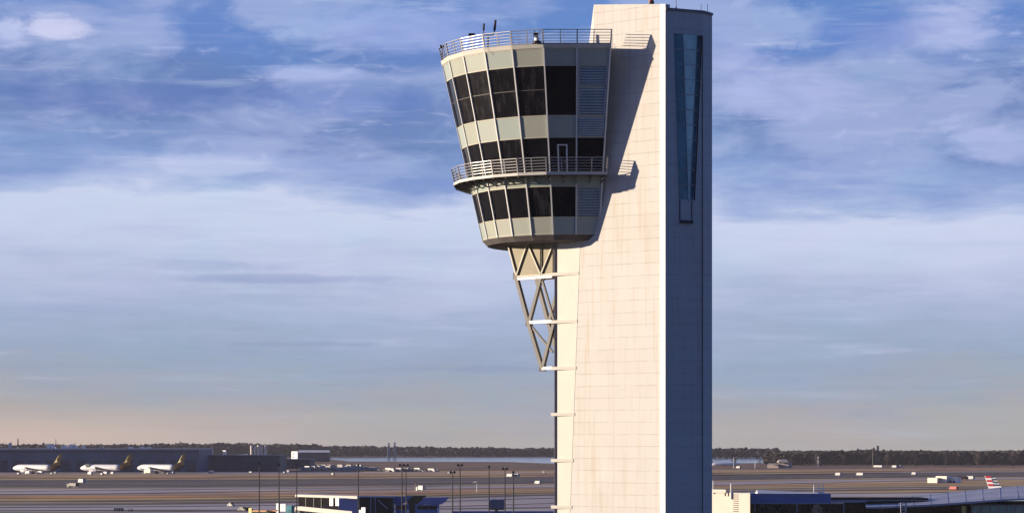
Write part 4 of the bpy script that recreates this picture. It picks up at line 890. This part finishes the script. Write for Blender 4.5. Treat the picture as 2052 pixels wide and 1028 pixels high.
b.build('roof', ['silver_roof', 'soffit'], t_, fix=False)
b = MB()
for k in range(14):
    p = 1760 + k * 35; i = max(j for j in range(n_ - 1) if prof_[j][0] <= p); u = (p - prof_[i][0]) / (prof_[i + 1][0] - prof_[i][0])
    A_ = Vector(vs[i * 4]).lerp(Vector(vs[i * 4 + 4]), u); B_ = Vector(vs[i * 4 + 1]).lerp(Vector(vs[i * 4 + 5]), u); b.bar(A_ + Vector((0, 0, .03)), B_ + Vector((0, 0, .03)), .1, .1)
b.build('roof_seam', 'silver_roof', t_)
b = MB(); PB(b, 1740, 2260, 1003, 1080, 712, 30); b.build('wall', 'dark_glass', t_)
b = MB()
for p in (1948, 1966, 1983, 2000, 2017, 2034, 2050): PB(b, p, p + 3, 1012, 1050, 706, .4)
PB(b, 1944, 2060, 1010.5, 1012.5, 706, .6); b.build('window_frame', 'louver', t_)
b = MB(); PB(b, 1946, 2058, 1012, 1050, 707, .3); b.build('window', 'teal_glass', t_)
b = MB(); PB(b, 1928, 1936, 1013, 1060, 702, 1); b.build('post', 'yellow', t_)
t_ = thing('lamp_column', 'grey column with round openings before the dark terminal wall', 'column', (X(1811, 695), 695, 0))
b = MB(); Y = 695; PB(b, 1805, 1807.5, 1006, 1060, Y, .5); b.build('post', 'louver', t_); b = MB(); PB(b, 1814.5, 1817, 1006, 1060, Y, .5); b.build('post', 'louver', t_)
for q in (1006, 1012, 1019, 1026): b = MB(); PB(b, 1807.6, 1814.4, q, q + 2.2, Y, .5); b.build('crosspiece', 'louver', t_)
# tail with red, white and blue bars
t_ = thing('airliner', 'airliner behind the curved roof, only its striped tail fin showing', 'aeroplane', (X(1985, 1190), 1190, 0)); Y = 1190
def TF(pts, y0, th, m_, nm, par):
    b = MB(); vs = [(X(p, Y), y0, Z(q, Y)) for p, q in pts] + [(X(p, Y), y0 + th, Z(q, Y)) for p, q in pts]; n_ = len(pts)
    b.add(vs, [list(range(n_)), list(range(2 * n_ - 1, n_ - 1, -1))] + [[i, (i + 1) % n_, n_ + (i + 1) % n_, n_ + i] for i in range(n_)]); return b.turn(.45, X(2012, Y)).build(nm, m_, par)
fin_ = TF([(1973.5, 953), (1992, 953), (2006, 974), (2012, 986), (1984, 986)], Y, .4, 'white', 'tail_fin', t_)
def row_(q): u = (q - 953) / 33; return 1973.5 + 10.5 * u + .3, (1992 + (q - 953) * .667) if q < 974 else 2006
for k, (qa, qb) in enumerate([(953, 957), (961, 965), (969, 973.5)]):
    l0, _ = row_(qa); l1, _ = row_(qb); TF([(l0, qa), (l0 + 11, qa), (l1 + 11.5, qb), (l1, qb)], Y - .25, .2, 'tail_red', 'tail_stripe', fin_)
for k, (qa, qb) in enumerate([(953, 956.5), (958.5, 962), (964, 967.5), (969.5, 973)]):
    l0, r0 = row_(qa); l1, r1 = row_(qb); TF([(l0 + 11, qa), (r0, qa), (r1, qb), (l1 + 11.5, qb)], Y - .25, .2, 'tail_blue', 'tail_stripe', fin_)
b = MB(); b.lathe([(0, .3, 1.0), (5, 1.2, .4), (10, 1.95, 0), (33, 1.95, 0), (36, 1.3, -.2), (37.5, .3, -.4)], (X(1977, Y), Y + .2, 3.6), 16); b.build('fuselage', 'white', t_, smooth=True)
for s_ in (-1, 1):
    b = MB(); x = X(1977, Y); pts = [(x + 15, Y + s_ * 1.8, 2.9), (x + 21, Y + s_ * 1.8, 2.9), (x + 14, Y + s_ * 17, 4.2), (x + 12, Y + s_ * 17, 4.2)]; b.add(pts + [(a, c_, z + .35) for a, c_, z in pts], [(3, 2, 1, 0), (4, 5, 6, 7), (0, 1, 5, 4), (1, 2, 6, 5), (2, 3, 7, 6), (3, 0, 4, 7)]); b.build('wing', 'louver', t_)
# cream sheds on the airfield
YS = CZ * F / (967.5 - HY)
t_ = thing('airfield_shed', 'cream sunlit airfield sheds with one dark window, beside the taxiway', 'shed', (X(1890, YS), YS, 0))
def rot(pts): return pts
def lit_block(p0, p1, q0, m_, nm, par, Y=YS, k=.95, dp=9, q1=None):
    x0, x1 = X(p0, Y), X(p1, Y); b = MB(); b.prism([(x0, Y + (x1 - x0) * k), (x1, Y), (x1 + dp * .5, Y + dp), (x0 + dp * .5, Y + (x1 - x0) * k + dp)], 0, Z(q0, Y)); return b.build(nm, m_, par)
lit_block(1878, 1897, 953.5, 'sun_cream', 'main_wall', t_); lit_block(1861, 1878, 957, 'sun_cream', 'left_wall', t_); lit_block(1898, 1917, 956.5, 'white', 'right_wall', t_)
b = MB(); b.box(X(1885, YS), YS + 3.6, Z(960.5, YS), 2.2, .3, .7, 0, -R(43)); b.build('window', 'black', t_)
b = MB(); b.box(X(1906, YS) , YS + 2.7, .2, 1.5, .3, 1.4, 0, -R(29)); b.box(X(1912, YS), YS + 1.0, .2, 1.2, .3, 1.4, 0, -R(29)); b.build('door', 'hangar_dark', t_)
Y = CZ * F / (937.5 - HY)
t_ = thing('pink_house', 'pinkish two storey house with stepped roof in front of the right wood', 'house', (X(1560, Y), Y, 0))
lit_block(1560, 1580, 926, 'pink_wall', 'wall', t_, Y, .4, 10); lit_block(1538, 1560, 930.5, 'pink_wall', 'wing_wall', t_, Y, .4, 9)
b = MB(); x0, x1 = X(1559, Y), X(1581, Y); b.add([(x0, Y - 1, Z(925.8, Y)), (x1, Y - 1, Z(925.8, Y)), (x1 - 2, Y + 7, Z(920, Y)), (x0 + 2, Y + 7, Z(920, Y)), (x0, Y + 15, Z(925.8, Y)), (x1, Y + 15, Z(925.8, Y))], [(0, 1, 2, 3), (3, 2, 5, 4), (0, 3, 4), (1, 2, 5)]); b.build('roof', 'beige_wall', t_)
b = MB(); x0, x1 = X(1537, Y), X(1560, Y); b.add([(x0, Y - .5, Z(930.6, Y)), (x1, Y - .5, Z(930.6, Y)), (x1, Y + 6, Z(928, Y)), (x0 + 2, Y + 6, Z(928, Y))], [(0, 1, 2, 3)]); b.build('porch_roof', 'beige_wall', t_)
b = MB(); b.box(X(1570, Y), Y + 1.0, Z(928, Y), 9, 1.6, 1.1); b.build('window', 'black', t_)
b = MB(); YQ = CZ * F / (936 - HY); b.lathe([(0, .3, .3), (3, 1.6, 0), (7, 1.9, 0), (24, 1.9, 0), (30, 1.0, .5), (33, .3, .8)], (X(1424, YQ), YQ, 3.3), 12)
o = thing('white_airliner', 'white airliner just right of the tower near the river', 'aeroplane', (X(1440, YQ), YQ, 0)); b.build('fuselage', 'white', o, smooth=True)
b = MB(); x = X(1424, YQ); b.add([(x, YQ, 4.5), (x + 3.5, YQ, 4.8), (x + 1.2, YQ, 11), (x - 1.0, YQ, 11), (x, YQ + .4, 4.5), (x + 3.5, YQ + .4, 4.8), (x + 1.2, YQ + .4, 11), (x - 1.0, YQ + .4, 11)], [(0, 1, 2, 3), (7, 6, 5, 4), (0, 1, 5, 4), (1, 2, 6, 5), (2, 3, 7, 6), (3, 0, 4, 7)]); b.build('tail_fin', 'white', o)
for s_ in (-1, 1): b = MB(); b.add([(x + 12, YQ + s_ * 1.6, 2.6), (x + 18, YQ + s_ * 1.6, 2.6), (x + 12, YQ + s_ * 15, 3.4), (x + 10, YQ + s_ * 15, 3.4), (x + 12, YQ + s_ * 1.6, 2.9), (x + 18, YQ + s_ * 1.6, 2.9), (x + 12, YQ + s_ * 15, 3.7), (x + 10, YQ + s_ * 15, 3.7)], [(3, 2, 1, 0), (4, 5, 6, 7), (0, 1, 5, 4), (1, 2, 6, 5), (2, 3, 7, 6), (3, 0, 4, 7)]); b.build('wing', 'louver', o)
for p, q, sz, m_, lb in [(1480, 938.5, (6, 2.6, 3), 'white', 'white van left of the pink house, nearest the tower'), (1680, 953, (6, 2.6, 3), 'white', 'white van on the dark runway right of the pink house'), (1724, 953, (8, 2.6, 3), 'white', 'longer white van on the dark runway below the lattice masts'),
                         (1757, 936.5, (9, 3, 3), 'white', 'white truck at the foot of the right lattice mast'), (1765, 936.7, (6, 3, 3), 'white', 'white van right beside the truck at the lattice mast'), (1793, 937, (7, 3, 3.2), 'white', 'left one of two white vans right of the lattice masts'), (1803, 937, (6, 3, 3), 'white', 'right one of two white vans right of the lattice masts'),
                         (1832, 951.5, (5, 2.4, 2.8), 'white', 'white van at the left end of the far dark taxiway above the cream sheds'), (1945, 960.5, (7, 2.6, 3), 'white', 'white van between the cream sheds and the striped tail')]:
    spot(small_vehicle('airport_van', (sz[0] * .85, sz[1], sz[2] * .85), 'van_white', 'van'), p, q, lb, 'van')
spot(small_vehicle('dark_truck', (9, 2.8, 3), 'brown_paint', 'truck'), 1928, 963, 'dark purple truck right of the cream sheds', 'truck')
spot(small_vehicle('red_tug', (5, 2.2, 2), 'red', 'van'), 1911, 981.5, 'small red tug below the cream sheds', 'tug')
b = MB(); x, y = G(1639.5, 936); b.tube((x, y, 0), (x, y, Z(914, y)), .6, .4, 6); tag(b.build('thin_pole', 'white'), 'thin white pole in front of the right wood right of the pink house', 'pole')
b = MB(); x, y = G(1470, 938); b.tube((x, y, 0), (x, y, Z(916, y)), .35, .25, 6); tag(b.build('thin_pole', 'white'), 'thin white pole beside the tower near the white airliner', 'pole')
b = MB(); x, y = G(1513, 938); b.tube((x, y, 0), (x, y, Z(922, y)), .35, .25, 6); tag(b.build('thin_pole', 'white'), 'short white pole left of the pink house', 'pole')

# ------------------------------------------------------------------ air
b = MB(); b.box(0, 3450, -1, 14400, 7900, 101); hz = b.build('haze', 'white')
hm = bpy.data.materials.new('haze_air'); hm.use_nodes = True; t = NT(hm.node_tree); t.n.remove(t.n['Principled BSDF'])
pv = t.new('ShaderNodeVolumePrincipled'); pv.inputs['Color'].default_value = (.78, .77, .86, 1); pv.inputs['Density'].default_value = 2.5e-5
t.l.new(pv.outputs[0], t.n['Material Output'].inputs['Volume']); hz.data.materials[0] = hm
tag(hz, 'thin lilac haze lying over the whole airfield', 'haze', kind='stuff')

b = MB(); x, y = G(955.5, 986); b.tube((x, y, 0), (x, y, Z(964, y)), .22, .14, 6); b.tube((x - .2, y, Z(965, y)), (x - 2.2, y, Z(966.5, y)), .4, .2, 8)
tag(b.build('windsock_mast', 'white'), 'thin white mast with small windsock between the pole pair and the raised blue cabin', 'mast')
b = MB(); x, y = G(832, 985); b.tube((x, y, 0), (x, y, Z(962, y)), .22, .14, 6); b.box(x, y, Z(966, y), 1.2, .6, .8)
tag(b.build('thin_pole', 'tan'), 'thin tan pole just left of the white truck above the blue roofs', 'pole')

rnd = random.Random(9)
cc = None
for p, q in [(38, 950.4), (104, 951), (111, 949.6), (205, 951.6), (226, 950.2), (338, 950.3), (346, 949.4), (421, 948.2), (427, 947.2), (503, 947.6), (571, 948.4), (578, 947.0), (900, 949.5), (668, 952), (1090, 948.5)]:
    if cc is None:
        b = MB(); b.box(0, 0, .5, 3.2, 2.2, 2.0); b.box(0, 0, .2, 3.4, 1.6, .3, 1); [b.tube((sx, -1.1, .25), (sx, 1.1, .25), .25, n=8, mi=1) for sx in (-1.2, 1.2)]; cc = o = b.build('baggage_cart', ['van_white', 'black'])
    else: o = cc.copy(); COL.objects.link(o)
    x, y = G(p, q); o.location = (x, y, .2); o.rotation_euler = (0, 0, rnd.uniform(-1.4, -.3)); o.scale = (rnd.uniform(.6, 1.3), 1, rnd.uniform(.5, 1.0)); tag(o, 'small white cart scattered on the tarmac edge beyond the runway', 'cart', 'white carts scattered beyond the runway')
